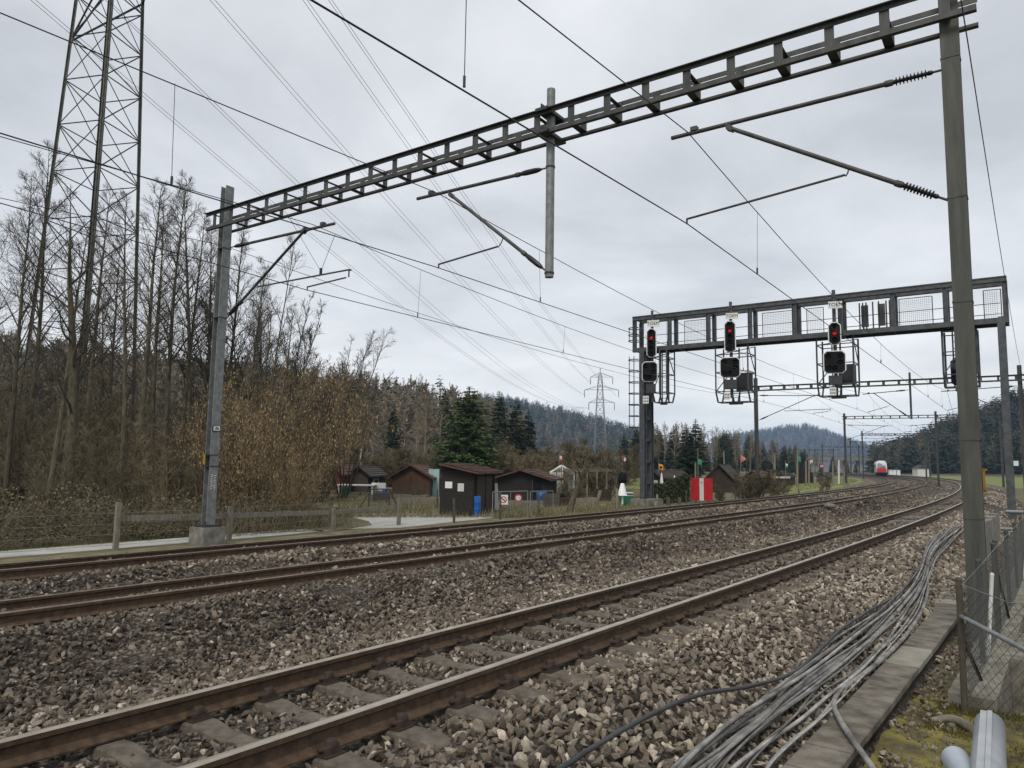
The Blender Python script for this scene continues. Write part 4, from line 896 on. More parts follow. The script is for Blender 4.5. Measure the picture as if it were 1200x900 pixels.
on_wall(R, 'notice', a, b_, .5, .75, ze-.6, ze-.2, M['offwhite'], .02, .01); on_wall(R, 'window', b_, c, .1, .3, ze-.9, ze-.2, M['glass'], .02); on_wall(R, 'window', b_, c, .55, .8, ze-.7, ze-.1, M['offwhite'], .02)
R, a, b_, c, d, ze, zr = shed('brown shed with steep gable right behind the red and white board', (826, 577), (860, 577), (870, 575), 562, 545, M['shed_dark_brown'], M['tile_dark'])
R, a, b_, c, d, ze, zr = shed('low shed with a flat pale fascia beyond the brown bushes', (900, 570), (922, 569.5), (932, 568), 559, 554, M['shed_dark_brown'], M['tile_dark'], over=.4)
on_wall(R, 'fascia', a, b_, 0, 1, ze-.15, ze+.1, M['offwhite'], .45)
R, a, b_, c, d, ze, zr = shed('collapsed looking dark shed with slanting roof at the meadow edge', (934, 567), (944, 566.5), (954, 566), 557, 549, M['shed_dark_brown'], M['tile_dark'], 'mono', over=.4)
R, a, b_, c, d, ze, zr = shed('long low shed glimpsed between the trunks at the far left', (-30, 592), (80, 589), (110, 582), 560, 541, M['shed_dark_brown'], M['tile_dark'])
R, a, b_, c, d, ze, zr = shed('low shed glimpsed behind the trunks left of the grey mast', (150, 588), (225, 587), (250, 582), 556, 538, M['shed_dark_brown'], M['tile'])

R, a, b_, c, d, ze, zr = shed('small pale hut with white boards between the pergola and the gantry leg', (709, 575), (722, 575.5), (731, 574), 559, 554, M['offwhite'], M['tile_dark'], over=.25)
on_wall(R, 'door', a, b_, .55, .85, GZ, ze-.2, M['shed_grey'], .02)
R, a, b_, c, d, ze, zr = shed('small brown hut behind the straw coloured bushes', (874, 569), (890, 569.5), (901, 568), 558, 552, M['shed_brown'], M['tile'], over=.3)
R, a, b_, c, d, ze, zr = shed('low grey hut half hidden by the dark bush at the meadow edge', (957, 565), (968, 565), (976, 564), 558, 554.5, M['shed_grey'], M['tile_dark'], over=.3)
gh = thing('greenhouse', 'small white framed greenhouse at the right end of the wide black shed', 'greenhouse', atz(659, 583, GZ)); p = atz(659, 583, GZ); b = MB()
for x_ in (-.8, 0, .8):
    for y_ in (0, 1.8): b.bar(p+V3((x_, y_, 0)), p+V3((x_, y_, 1.7 if x_ else 2.2)), .05, .05)
for y_ in (0, .9, 1.8): b.bar(p+V3((-.8, y_, 1.7)), p+V3((0, y_, 2.2)), .05, .05); b.bar(p+V3((.8, y_, 1.7)), p+V3((0, y_, 2.2)), .05, .05)
for x_, z_ in ((-.8, 1.7), (.8, 1.7), (0, 2.2), (-.8, .7), (.8, .7)): b.bar(p+V3((x_, 0, z_)), p+V3((x_, 1.8, z_)), .05, .05)
b.build('frame', M['white'], gh)
b = MB(); b.obox(p+V3((0, 1.82, .9)), (.78, 0, 0), (0, .008, 0), (0, 0, .8)); b.obox(p+V3((-.82, .9, .9)), (.008, 0, 0), (0, .85, 0), (0, 0, .75)); b.obox(p+V3((.82, .9, .9)), (.008, 0, 0), (0, .85, 0), (0, 0, .75)); b.build('glazing', mat('milky_sheet', (.34, .37, .36), (.45, .48, .47), 3, .3), gh)
def bed_box(label, u, v, w, dp, h, mt, n=3):       # boarded garden bed or crate
    p = atz(u, v, GZ); b = MB()
    for i in range(n):
        z = GZ+h*(i+.5)/n
        for sy in (-1, 1): b.obox((p[0], p[1]+sy*dp/2, z), (w/2, 0, 0), (0, .02, 0), (0, 0, h/n/2-.006))
        for sx in (-1, 1): b.obox((p[0]+sx*(w/2-.022), p[1], z), (.02, 0, 0), (0, dp/2-.022, 0), (0, 0, h/n/2-.006))
    b.obox((p[0], p[1], GZ+h*.4), (w/2-.05, 0, 0), (0, dp/2-.05, 0), (0, 0, h*.38)); tag(b.build('garden_bed', mt), label, 'garden bed', 'boarded beds and boxes in the gardens')
for q in (('long low boarded bed in front of the wide black shed', 612, 594, 2.2, 1.0, .32, M['wood']), ('boarded compost box right of the second blue barrel', 645, 594, .9, .9, .7, M['shed_grey']), ('pale boarded bed between the leaning tree and the pergola', 683, 590, 1.8, .9, .35, M['wood']), ('dark compost box under the pergola right end', 706, 587, 1.0, .9, .75, M['shed_dark_brown']), ('low boarded bed left of the tall black shed', 492, 590, 2.0, 1.0, .3, M['wood']), ('small grey crate by the thin tube fence frame', 446, 588, .8, .7, .5, M['shed_grey']), ('low bed in front of the brown plank shed', 478, 585, 2.4, 1.0, .28, M['wood']), ('dark boarded box at the foot of the leaning garden tree', 660, 592.5, .8, .7, .45, M['shed_dark_brown'])): bed_box(*q)
# ------------------------------------------------------------------ garden things
def drum(label, u, v, vt, rpx, mt=None, cat='barrel'):
    p = atz(u, v, GZ); h = aty(u, vt, p[1])[2]-p[2]; r = rpx*p[1]/PF
    b = MB(); b.lathe(p, [(r*.9, 0), (r*.96, .03), (r, h*.08), (r*1.0, h*.3), (r*1.04, h*.33), (r*1.0, h*.36), (r*1.0, h*.64), (r*1.04, h*.67), (r, h*.7), (r*.98, h*.92), (r*.9, h*.96), (r*.9, h), (r*.82, h), (r*.82, h-.03)], 20)
    return tag(b.build('barrel', mt or M['blue']), label, cat, 'blue barrels in the gardens')
drum('bright blue barrel against the tall black shed', 556, 604.5, 581, 7); drum('blue barrel behind the right half of the gate', 634.5, 593, 575.5, 6.2); drum('small blue barrel beside the red brown shed', 398.5, 577, 567.5, 3.6); drum('blue drum beside the white plate by the brown shed', 451, 580, 572.5, 3.2)
def obj_tub(label, u, v, vt, wpx, mt, lid):
    p = atz(u, v, GZ); h = aty(u, vt, p[1])[2]-p[2]; w = wpx*p[1]/PF
    r = thing('garden_bin', label, 'bin', p); b = MB(); pr_ = [(-.44, 0), (.44, 0), (.5, h*.9), (.5, h), (-.5, h), (-.5, h*.9)]
    b.prism([p+V3((x*w, -w*.35, z)) for x, z in pr_], (0, w*.7, 0)); b.build('body', mt, r)
    b = MB(); b.obox(p+V3((0, 0, h+.03)), (w*.53, 0, 0), (0, w*.38, 0), (0, 0, .03)); b.obox(p+V3((0, -w*.36, h*.8)), (w*.5, 0, 0), (0, .03, 0), (0, 0, .02)); b.build('lid', lid, r)
obj_tub('green plastic bin with pale rim left of the gantry leg', 733.5, 591, 578, 15, M['green_pl'], M['offwhite'])
obj_tub('small teal bin in front of the dark grey shed', 406, 580, 571.5, 8, M['green_pl'], M['green_pl'])
p = atz(728.5, 592, GZ); b = MB(); z1_ = aty(728, 566, p[1])[2]-p[2]; b.lathe(p+V3((0, -.3, 0)), [(.30, z1_*.45), (.26, z1_*.5), (.10, z1_*.98), (.03, z1_)], 14); b.lathe(p+V3((0, -.3, 0)), [(.05, 0), (.05, z1_*.46)], 8); tag(b.build('folded_parasol', M['white']), 'white cone shaped folded parasol over the green bin', 'parasol')
p = atz(729.5, 586, GZ); z0_, z1_ = aty(729, 566, p[1])[2], aty(729, 553.5, p[1])[2]; b = MB(); b.lathe((p[0], p[1], 0), [(.05, GZ), (.05, z0_), (.26, z0_), (.28, z0_+.2), (.28, z1_-.15), (.2, z1_), (.05, z1_+.02)], 14); tag(b.build('stove_pipe', M['black']), 'black stove pipe hood above the white folded parasol', 'stove pipe')
for u, vb, vt, lb in ((775.5, 574, 554, 'left white folded parasol in front of the black shed'), (790.5, 574, 557, 'right white folded parasol in front of the black shed')):
    p = atz(u, 584, GZ); zt_, zb_ = aty(u, vt, p[1])[2], aty(u, vb, p[1])[2]; r = thing('folded_parasol', lb, 'parasol', p, 'folded parasols by the black shed')
    b = MB(); b.lathe((p[0], p[1], 0), [(.10, zb_), (.13, zb_+.2), (.11, zb_+.6), (.03, zt_)], 10); b.build('canopy', M['white'], r); b = MB(); b.cyl(p, (p[0], p[1], zb_+.1), .025, 8); b.build('pole', M['galv'], r)
p = atz(768, 584, GZ); b = MB(); 
for i in range(7): q = p+V3((.3*(i-3)*.6, .25*math.sin(i*2.1), .55+.12*math.cos(i*1.7))); b.obox(q, V3((.22, .1*math.sin(i), .12*math.cos(i*2))), V3((-.05, .25, .02)), V3((0, -.02, .12)))
tag(b.build('garden_chairs', M['white']), 'jumble of white plastic garden furniture in front of the black shed', 'garden furniture')
# red board with a white stripe, on two legs
p = atz(822.5, 589, GZ); zt_, zb_ = aty(822, 560.3, p[1])[2], aty(822, 586.5, p[1])[2]; w = 20.5*p[1]/PF; r = thing('shunting_board', 'bright red board with a vertical white stripe beside the far track', 'board', p)
ex_ = unit(V3((.93, -.36, 0))); ey_ = np.cross((0, 0, 1), ex_)
b = MB(); cz = V3((p[0], p[1], (zt_+zb_)/2)); hh = (zt_-zb_)/2
for k in range(2): b.obox(cz+ex_*(k-.5)*w*1.22*.41*1.42, ex_*w*.245, ey_*.04, (0, 0, hh))
b.build('red_panel', M['red'], r); b = MB(); b.obox(cz-ey_*.012, ex_*w*.115, ey_*.04, (0, 0, hh*1.01)); b.build('white_stripe', M['white'], r)
b = MB(); b.obox(cz+V3((0, 0, hh*.6))-ey_*.056, ex_*.05, ey_*.006, (0, 0, .03)); b.build('small_mark', M['redflag'], r)
b = MB()
for sg in (-1, 1): b.bar(p+ex_*sg*w*.33+ey_*.07-V3((0, 0, .2)), cz+ex_*sg*w*.33+ey_*.07+V3((0, 0, hh*.9)), .06, .06)
b.build('leg', M['galv_dark'], r)
# flags
def flag(label, u, vb, vt, fw, fh, mts, cross=None, y=None, ground_v=None, tri=False, drop=0, circle=None):
    p = atz(u, ground_v or vb, GZ) if y is None else V3((*aty(u, vb, y)[:2], GZ)); y_ = p[1]; zt_ = aty(u, vt, y_)[2]; k = y_/PF
    r = thing('flag', label, 'flag', p, 'flags over the gardens'); b = MB(); b.cyl(p, (p[0], p[1], zt_), .035, 6); b.build('pole', M['wood'], r)
    W_, H_ = fw*k, fh*k; n = 8; top = zt_-drop*k; vs = []; sgn = 1 if W_ > 0 else -1
    for j in range(5):
        for i in range(n+1):
            f = i/n; hh_ = H_*((1-f*.85) if tri else 1); vs.append((p[0]+W_*f*.92, p[1]+.12*abs(W_)*math.sin(f*5+1)*f+.02, top-(H_*j/4 if not tri else H_*.25*f+hh_*j/4)-.28*abs(W_)*f*f))
    f_ = [(j*(n+1)+i, j*(n+1)+i+1, (j+1)*(n+1)+i+1, (j+1)*(n+1)+i) for j in range(4) for i in range(n)]
    m_ = [0]*len(f_)
    if len(mts) > 1 and cross is None and circle is None: m_ = [min(len(mts)-1, (q//n)*len(mts)//4) for q in range(len(f_))]
    b = MB(); vs = np.array(vs, float)
    for q, g in zip(f_, m_): b.F.append((np.array([q]), g, True))
    b.V.append(vs); b.A.append(np.full(len(vs), .5)); b.n += len(vs)
    for q, g in zip(f_, m_): pass
    cl = b.build('cloth', [M[x] for x in mts], r); sd = cl.modifiers.new('thickness', 'SOLIDIFY'); sd.thickness = .012
    if cross or circle:
        b = MB(); c = vs[2*(n+1)+n//2]; t = abs(H_)*.11
        for sy in (-.03, .03):
            if cross: b.obox(c+V3((0, sy, 0)), (abs(H_)*.30, 0, 0), (0, .008, 0), (0, 0, t)); b.obox(c+V3((0, sy, 0)), (t, 0, 0), (0, .0085, 0), (0, 0, abs(H_)*.30))
            else: b.lathe(c+V3((0, sy, 0)), [(abs(H_)*.2, 0), (abs(H_)*.2, .01)], 12, 0, (0, -1, 0))
        b.build('emblem', M[cross or circle], cl)
    return r
flag('red flag with a white cross on a thin pole left of the gantry leg', 729, 581, 534, 7, 8, ['redflag'], 'white', ground_v=579)
flag('orange and black square flag on the black shed roof', 772, 560, 543.5, 6, 7, ['orange'], None, ground_v=581, circle='black')
flag('green pennant on a tall pole left of the red board', 818.3, 575, 525, 5, 6.5, ['greenflag'], None, ground_v=577, drop=13)
flag('faded red triangular pennant above the brown bushes', 868.5, 575, 532, 7, 10, ['pinkflag'], ground_v=575, tri=True, drop=1)
flag('small white and red flag above the bare brush', 655, 575, 534, 3.4, 7, ['offwhite', 'redflag'], ground_v=577)
flag('green flag on a pale pole in the far gardens', 935, 570, 527.5, 4.5, 6, ['greenflag'], ground_v=569, drop=7)
flag('small red and white flag in the far gardens', 966, 568, 543, -4.5, 4, ['redflag', 'offwhite'], ground_v=568)
flag('white and red banner on a thin pole in the far gardens', 953.5, 568, 537, -4, 3.5, ['offwhite'], ground_v=568.5, drop=2)
flag('narrow red and white pennant among the leafless gardens', 921, 570, 540, 3, 5, ['offwhite', 'greenflag'], ground_v=570, drop=3)
for u, vb, vt, lb in ((815, 574, 542, 'pale post behind the red board'), (850, 575, 528.5, 'leaning pale pole above the steep gabled shed'), (934.5, 570, 526.5, 'stout pale pole in the far gardens'), (983, 567, 539, 'white and red striped post near the meadow'), (908, 571, 531, 'thin pole left of the far gardens'), (944.5, 569, 540, 'short pale post right of the stout pole'), (948, 569, 539, 'second short pale post right of the stout pole'), (989, 567, 547, 'thin pale post near the third portal mast'), (976, 568, 541, 'slim grey post in the far gardens'), (692, 580, 566, 'thin iron post by the pergola')):
    p = atz(u, vb, GZ); t = aty(u+(-2 if u == 850 else 0), vt, p[1]); b = MB(); b.tube([p, (p+t)/2, t], [.075*p[1]/50*.9, .07*p[1]/50*.9, .055*p[1]/50*.9], 7); tag(b.build('garden_post', M['wood'] if u != 983 else M['offwhite']), lb, 'post')
# pergola with bare climbers and plates
per = thing('pergola', 'low wooden pergola overgrown with bare vines behind the stakes', 'pergola', atz(690, 583, GZ)); b = MB()
pa, pb2 = atz(652, 584, GZ), atz(722, 583, GZ)
for i in range(7): q = pa+(pb2-pa)*i/6; b.bar(q, q+V3((0, 0, 1.9+.2*math.sin(i*2))), .09, .09)
b.bar(pa+V3((0, 0, 1.8)), pb2+V3((0, 0, 1.85)), .1, .1); b.bar(pa+V3((0, 1.6, 1.9)), pb2+V3((0, 1.6, 1.95)), .1, .1)
for i in range(12): q = pa+(pb2-pa)*(i+.5)/12; b.bar(q+V3((0, -.2, 1.9)), q+V3((0, 1.8, 2.0)), .06, .06)
b.build('frame', M['wood'], per)
b = MB(); q0, q1 = aty(660, 583, pa[1]-.5), aty(668, 583, pa[1]-.5); p = aty(672, 584, pa[1]-1); b.obox(p, (1.5, 0, 0), (0, .25, 0), (0, 0, .03)); 
for sg in (-1, 1): b.obox(p+V3((sg*1.3, 0, -.3)), (.05, 0, 0), (0, .2, 0), (0, 0, .3))
tag(b.build('garden_bench', M['wood']), 'long grey plank bench in the garden left of the pergola', 'bench')
b = MB(); p = atz(576, 598, GZ); b.obox(p+V3((.1, .1, .65)), V3((.22, .05, 0)), V3((0, .02, .0)), V3((-.05, .1, .65))); tag(b.build('leaning_board', M['offwhite']), 'pale board leaning beside the brown door of the black shed', 'board')
b = MB(); p = atz(508, 581, GZ); b.obox(p+V3((0, 0, .9)), (.35, 0, 0), (0, .2, 0), (0, 0, .9)); tag(b.build('rain_tank', mat('pale_teal_sheet', (.28, .42, .42), (.35, .5, .5), 4, .5)), 'pale teal tank in the gap right of the brown shed', 'tank')
b = MB(); p = atz(443.5, 579, GZ); b.obox(p+V3((0, 0, .5)), (.5, 0, 0), (0, .02, 0), (0, 0, .28)); 
for sg in (-1, 1): b.obox(p+V3((sg*.45, .02, .15)), (.03, 0, 0), (0, .03, 0), (0, 0, .25))
tag(b.build('notice_plate', M['plate']), 'small white plate standing left of the blue drum', 'plate')
b = MB(); p = atz(418, 579, GZ); b.obox(p+V3((0, 0, .62)), (1.3, 0, 0), (0, .6, 0), (0, 0, .04))
for sx in (-1, 1):
    for sy in (-1, 1): b.obox(p+V3((sx*1.15, sy*.5, .28)), (.05, 0, 0), (0, .05, 0), (0, 0, .32))
tag(b.build('garden_table', M['offwhite']), 'low pale table in front of the dark grey shed', 'table')
b = MB(); p = atz(110, 594, GZ); 
pp = [p+V3((math.cos(t)*(1.4+.2*math.sin(3*t)), math.sin(t)*.7, 0)) for t in np.linspace(0, 2*PI, 17)[:-1]]; b.prism(pp, (0, 0, .35)); tag(b.build('tarpaulin', M['white']), 'white tarpaulin lying behind the brambles at the left', 'tarpaulin')
b = MB(); p = atz(92, 592, GZ); b.obox(p+V3((0, .3, .75)), (.45, 0, 0), (0, .3, 0), (0, 0, .75)); b.obox(p+V3((0, .3, 1.55)), (.52, 0, 0), (0, .37, 0), (0, 0, .06)); tag(b.build('tool_locker', mat('violet_sheet', (.07, .06, .16), (.10, .09, .22), 3, .6)), 'violet locker glimpsed behind the trunks and brambles', 'locker')

# ------------------------------------------------------------------ train
sT = 203.; oT = float(off2(sT)); hT = float(head(sT))+math.radians(8); tf = np.array([math.sin(hT), math.cos(hT), 0]); tr_ = np.array([math.cos(hT), -math.sin(hT), 0]); TP = P3(sT, oT, Z2)
train = thing('commuter_train', 'red and white commuter train coming round the bend', 'train', TP)
def tp(x, d, z): return TP+tr_*x*.92+tf*d+V3((0, 0, z*.95))
def section(d, w, z0, z1, k=1.): return [tp(x*w, d, z0+(z1-z0)*q) for x, q in ((-.47, 0), (-.5, .12), (-.5, .62), (-.47, .80), (-.36, .95), (-.18, 1), (.18, 1), (.36, .95), (.47, .80), (.5, .62), (.5, .12), (.47, 0))]
def loft(secs, mt, name, par):
    b = MB(); n = len(secs[0]); V = np.array(secs).reshape(-1, 3); b.add(V, [(i*n+j, (i+1)*n+j, (i+1)*n+(j+1) % n, i*n+(j+1) % n) for i in range(len(secs)-1) for j in range(n)], 0, False); b.add(secs[0], [tuple(range(n))[::-1]]); b.add(secs[-1], [tuple(range(n))]); return b.build(name, mt, par)
loft([section(0, 2.2, .9, 1.95), section(.2, 2.6, .75, 2.6), section(.5, 2.75, .7, 3.4), section(.95, 2.8, .7, 3.9), section(1.8, 2.85, .65, 4.1), section(20, 2.85, .65, 4.1)], M['train_white'], 'body', train)
b = MB(); b.prism([tp(-.85, -.05, 2.0), tp(.85, -.05, 2.0), tp(1.05, .13, 2.7), tp(.7, .42, 3.5), tp(-.7, .42, 3.5), tp(-1.05, .13, 2.7)], tf*.3); b.build('windscreen', M['train_glass'], train)
b = MB(); b.obox(tp(0, .02, 1.58), tr_*1.08, tf*.14, (0, 0, .46)); b.obox(tp(0, -.02, 1.3), tr_*.6, tf*.12, (0, 0, .1)); b.build('red_nose', M['red'], train)
b = MB(); b.obox(tp(0, .2, .55), tr_*1.25, tf*.35, (0, 0, .42)); b.obox(tp(0, -.2, .75), tr_*.25, tf*.25, (0, 0, .16)); b.build('buffer_skirt', M['black'], train)
for sg in (-1, 1):
    b = MB(); b.lathe(tp(sg*.82, -.02, 1.25), [(.12, 0), (.12, .05), (.06, .08)], 12, 0, -tf); b.build('headlight', M['white'], train)
b = MB(); b.obox(tp(0, 10.2, .4), tr_*1.1, tf*9.5, (0, 0, .3)); b.build('underframe', M['black'], train)
for sg in (-1, 1):
    b = MB(); b.obox(tp(sg*1.415, 11, 2.6), tr_*.03, tf*8, (0, 0, .45)); b.build('window_band', M['glass'], train)
# white cabinets beside the line, far off
for i, (u, lb) in enumerate(((1043.5, 'left white cabinet beside the line behind the train'), (1047.5, 'middle white cabinet beside the line behind the train'), (1052.5, 'right white cabinet beside the line behind the train'))):
    p = aty(u, 558, 205.); p[2] = GZ; b = MB(); b.obox(p+V3((0, 0, .95)), (.42, 0, 0), (0, .4, 0), (0, 0, .95)); b.obox(p+V3((0, 0, 1.95)), (.5, 0, 0), (0, .48, 0), (0, 0, .07)); tag(b.build('equipment_cabinet', M['white']), lb, 'cabinet', 'white cabinets by the line')
p = aty(1079, 556.5, 235.); p[2] = GZ; R = thing('white_hut', 'small pale hut beyond the green meadow at right', 'hut', p); b = MB(); b.obox(p+V3((0, 0, 1.3)), (1.8, 0, 0), (0, 1.5, 0), (0, 0, 1.3)); b.build('wall', M['offwhite'], R); b = MB(); b.prism([p+V3((-2.1, -1.8, 2.6)), p+V3((2.1, -1.8, 2.6)), p+V3((0, -1.8, 3.6))], (0, 3.6, 0)); b.build('roof', M['tile_dark'], R)
# a road bridge across the valley end
p0, p1_ = aty(985, 538, 330.), aty(1030, 540, 330.); b = MB(); b.bar((p0[0]-30, p0[1], p0[2]), (p1_[0]+20, p1_[1], p0[2]), 5, 1.3); b.bar((p0[0]-30, p0[1], p0[2]+1.2), (p1_[0]+20, p1_[1], p0[2]+1.2), 5.2, .25)
for f in (.1, .45, .8): q = p0+(p1_-p0)*f; b.bar((q[0], q[1], GZ), (q[0], q[1], p0[2]), 1.2, 1.2)
tag(b.build('road_bridge', M['concrete']), 'grey road bridge crossing the line at the end of the valley', 'bridge')
# track side odds and ends
p = atz(972.5, 602, -.45); b = MB(); b.lathe(p, [(.10, 0), (.10, .25), (.24, .30), (.27, .38), (.2, .46), (.05, .48)], 14); tag(b.build('marker_post', M['concrete']), 'mushroom shaped concrete marker between the middle and near tracks', 'marker')
for i, (u, v, w, lb) in enumerate(((1044, 592, .95, 'concrete plank lying in the dip between the tracks'), (1068, 609.5, .95, 'near plank lying between the rails of the near track'), (1078, 604.5, .95, 'second plank lying between the rails of the near track'), (1101, 594.5, .9, 'third plank lying between the rails of the near track'), (1108, 592, .9, 'farthest plank lying between the rails of the near track'))):
    p = atz(u, v, -.1 if i else -.42); s_, l_ = sl(p[0], p[1]); hh_ = float(head(s_)); e = np.array([math.cos(hh_), -math.sin(hh_), 0]); fz = np.array([math.sin(hh_), math.cos(hh_), 0])
    if i: q = P3(s_, 0.05, -.155); e = e+V3((0, 0, CANT3/1.5)); 
    else: q = p
    b = MB(); b.obox(q, e*(.56 if i else w), fz*.13, (0, 0, .035)); tag(b.build('concrete_plank', M['concrete']), lb, 'plank')
# ------------------------------------------------------------------ right edge: cable trough, cables, fence, walls, pipes
def crm(pts, n=10):                    # smooth curve through the points
    P = [V3(p) for p in pts]; P = [2*P[0]-P[1]]+P+[2*P[-1]-P[-2]]; out = []
    for i in range(1, len(P)-2):
        a, b, c, d = P[i-1:i+3]
        for t in np.linspace(0, 1, n, endpoint=False): out.append(.5*((2*b)+(c-a)*t+(2*a-5*b+4*c-d)*t*t+(3*b-a-3*c+d)*t**3))
    return out+[P[-2]]
tr = thing('cable_trough', 'concrete cable trough with square lids beside the near ballast, kinking round the near mast', 'cable trough', P3(0, 3.06, -.7))
# lids, one by one
def mid(s):  # centre line and half width
    return np.interp(s, [-9, 6.0, 6.9, 8.6, 9.8, 13.2, 14.5, 22, 60], [3.025, 3.025, 2.96, 2.62, 2.42, 2.36, 2.5, 2.5, 2.5]), .168
s = -8.0; k = 0; b2 = MB(); sides = MB()
while s < 22:
    L = .50; l, w = mid(s+L/2); dl = (mid(s+L)[0]-mid(s)[0])/L; h = float(head(s))-math.atan(dl)*-1; h = float(head(s))+math.atan(dl)
    e = np.array([math.cos(h), -math.sin(h), 0]); fz = np.array([math.sin(h), math.cos(h), 0]); c = P3(s+L/2, l, -.40+.004*math.sin(k*5.1)); tl = .008*math.sin(k*2.3)
    b = MB(); w2 = w; x = L/2-.006
    pr_ = [(-w2, -.06), (w2, -.06), (w2, -.008), (w2-.01, 0), (-w2+.01, 0), (-w2, -.008)]
    b.prism([c+e*px_+V3((0, 0, pz_+tl*px_))-fz*x for px_, pz_ in pr_], fz*2*x); b.build('lid', M['slab_pale'] if k in (21, 22, 30) else M['slab'], tr)
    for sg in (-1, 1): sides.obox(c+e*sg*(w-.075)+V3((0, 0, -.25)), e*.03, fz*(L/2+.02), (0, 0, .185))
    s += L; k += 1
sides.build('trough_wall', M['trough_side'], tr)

def cable(pts_uv, r, label, mt, lift=None, cat='cable', group='cables lying along the track'):
    P = []
    for i, q in enumerate(pts_uv):
        u, v = q[:2]; z = q[2] if len(q) > 2 else None
        p = atz(u, v, -.36); s_, l_ = sl(p[0], p[1])
        if z is None:
            z = max(bed_z(s_, l_)+.03, -.47)+r; z += (lift or 0)
            if abs(l_-mid(s_)[0]) < .24 and s_ > -9: z = max(z, -.385+r)
            p = atz(u, v, z)
        else: p = atz(u, v, z)
        P.append(p)
    b = MB(); b.tube(crm(P, 8), r, 8); return tag(b.build('cable', mt), label, cat, group)
cable([(640, 912), (672, 891), (700, 873), (760, 839), (820, 814), (880, 804), (928, 789), (955, 767), (985, 738), (1018, 716), (1052, 696), (1076, 668), (1085, 648), (1103, 627), (1127, 612.5)], .017, 'single dark cable lying loose on the ballast left of the bundle', M['cable_dark'], .02)
cable([(760, 925), (800, 895), (835, 868), (870, 850), (905, 826), (952, 771), (982, 746), (1037, 712), (1062, 688), (1080, 664), (1087, 646), (1107, 626), (1128, 613)], .012, 'thin grey cable looping up along the upper edge of the bundle', M['cable'])
cable([(770, 940), (820, 900), (870, 862), (923, 815), (950, 796), (980, 775), (1008, 760), (1030, 740), (1060, 706), (1083, 676), (1088, 650), (1100, 634), (1126, 614.5)], .028, 'thickest grey cable in the upper part of the bundle', M['cable'], .0)
cable([(1040, 925), (1018, 893), (1000, 868), (984, 843), (977.5, 826), (983, 812), (1004, 796), (1034, 772), (1062, 744), (1080, 716), (1087, 692), (1087, 664), (1092, 648), (1110, 630), (1128, 617)], .024, 'thick grey conduit bending down over the trough lids', M['cable'], .015)
rows = [(925, 760, 905), (900, 784, 896), (868, 826, 925), (840, 866, 960), (810, 908, 990), (780, 950, 1022), (745, 1000, 1056), (715, 1036, 1076), (690, 1060, 1086), (668, 1076, 1092), (650, 1083, 1097), (636, 1090, 1110), (622, 1105, 1124), (614, 1117, 1133)]
rr_ = random.Random(3); NB = 15; order = [i/(NB-1) for i in range(NB)]
for k in range(NB):
    ph_ = rr_.random()*6; r = rr_.choice([.008, .009, .011, .012, .015])
    pts = []
    for j, (v, ua, ub) in enumerate(rows):
        f = order[k]+.10*math.sin(j*.6+ph_)+(.06 if j > 4 else .02)*math.sin(j*1.9+ph_*2); f = min(1.02, max(0.02, f)); dv = 3*math.sin(j*1.3+ph_*3) if 2 < j < 12 else 0
        pts.append((ua+(ub-ua)*f, v+dv*.5+(f-.5)*6))
    cable(pts, r, 'dusty grey cable in the tangled bundle beside the trough', M['cable'], .02+.022*(k % 3))
# more cables in white dust further on, behind the mast
for k in range(5):
    pts = [P3(s_, 2.2+.25*k*.5+.15*math.sin(s_*.4+k), -.36) for s_ in np.arange(27, 62, 1.5)]
    b = MB(); b.tube(crm(pts, 4), .028, 6); tag(b.build('cable', M['cable']), 'pale cable running on behind the near mast', 'cable', 'cables lying beyond the near mast')

# moss and rubble ground right of the trough
b = MB(); g = []
S_, L_ = np.arange(-7, 2.4, .12), np.arange(3.22, 8.4, .12)
V = np.array([[P3(s_, l_, -.555+.035*math.sin(s_*3.1+l_*2)*math.sin(l_*4.3)+.02*math.sin(s_*9+l_*7)-.1*max(0, s_-1.6)) for l_ in L_] for s_ in S_]); k, n = V.shape[:2]; i = np.arange(k-1)[:, None]*n; j = np.arange(n-1)[None]
b.add(V, np.stack([i+j, i+n+j, i+n+j+1, i+j+1], -1).reshape(-1, 4), 0, True)
M['moss_ground'] = mat('mossy_soil', (.055, .044, .028), (.21, .18, .035), 3.2, .95, 0, .8, 40, c3=(.12, .10, .032), bdist=.03, sharp=(.34, .58))
tag(b.build('mossy_ground', M['moss_ground']), kind='structure')
b = MB(); k = 1700; s_ = RNG.uniform(-3.5, 6, k); l_ = 3.27+np.abs(RNG.normal(0, .32, k)); ok = ((s_ < 1.4) | (l_ < 3.55)); s_, l_ = s_[ok], l_[ok]
x, y = loc(s_, l_); stones(b, np.stack([x, y, -.55+.02*RNG.random(len(x))], -1), .010+.028*RNG.random(len(x))**2.2, np.clip(.5+.2*RNG.normal(size=len(x)), 0, 1)); tag(b.build('rubble', M['stone']), kind='stuff')
for u, v, sz, lb in ((1098.5, 857, .075, 'pale flat stone lying on the moss'), (1090, 838, .05, 'small white stone at the foot of the concrete kerb')):
    b = MB(); p = atz(u, v, -.585); stones(b, p[None], np.array([sz]), np.array([.97])); tag(b.build('loose_stone', M['stone']), lb, 'stone')
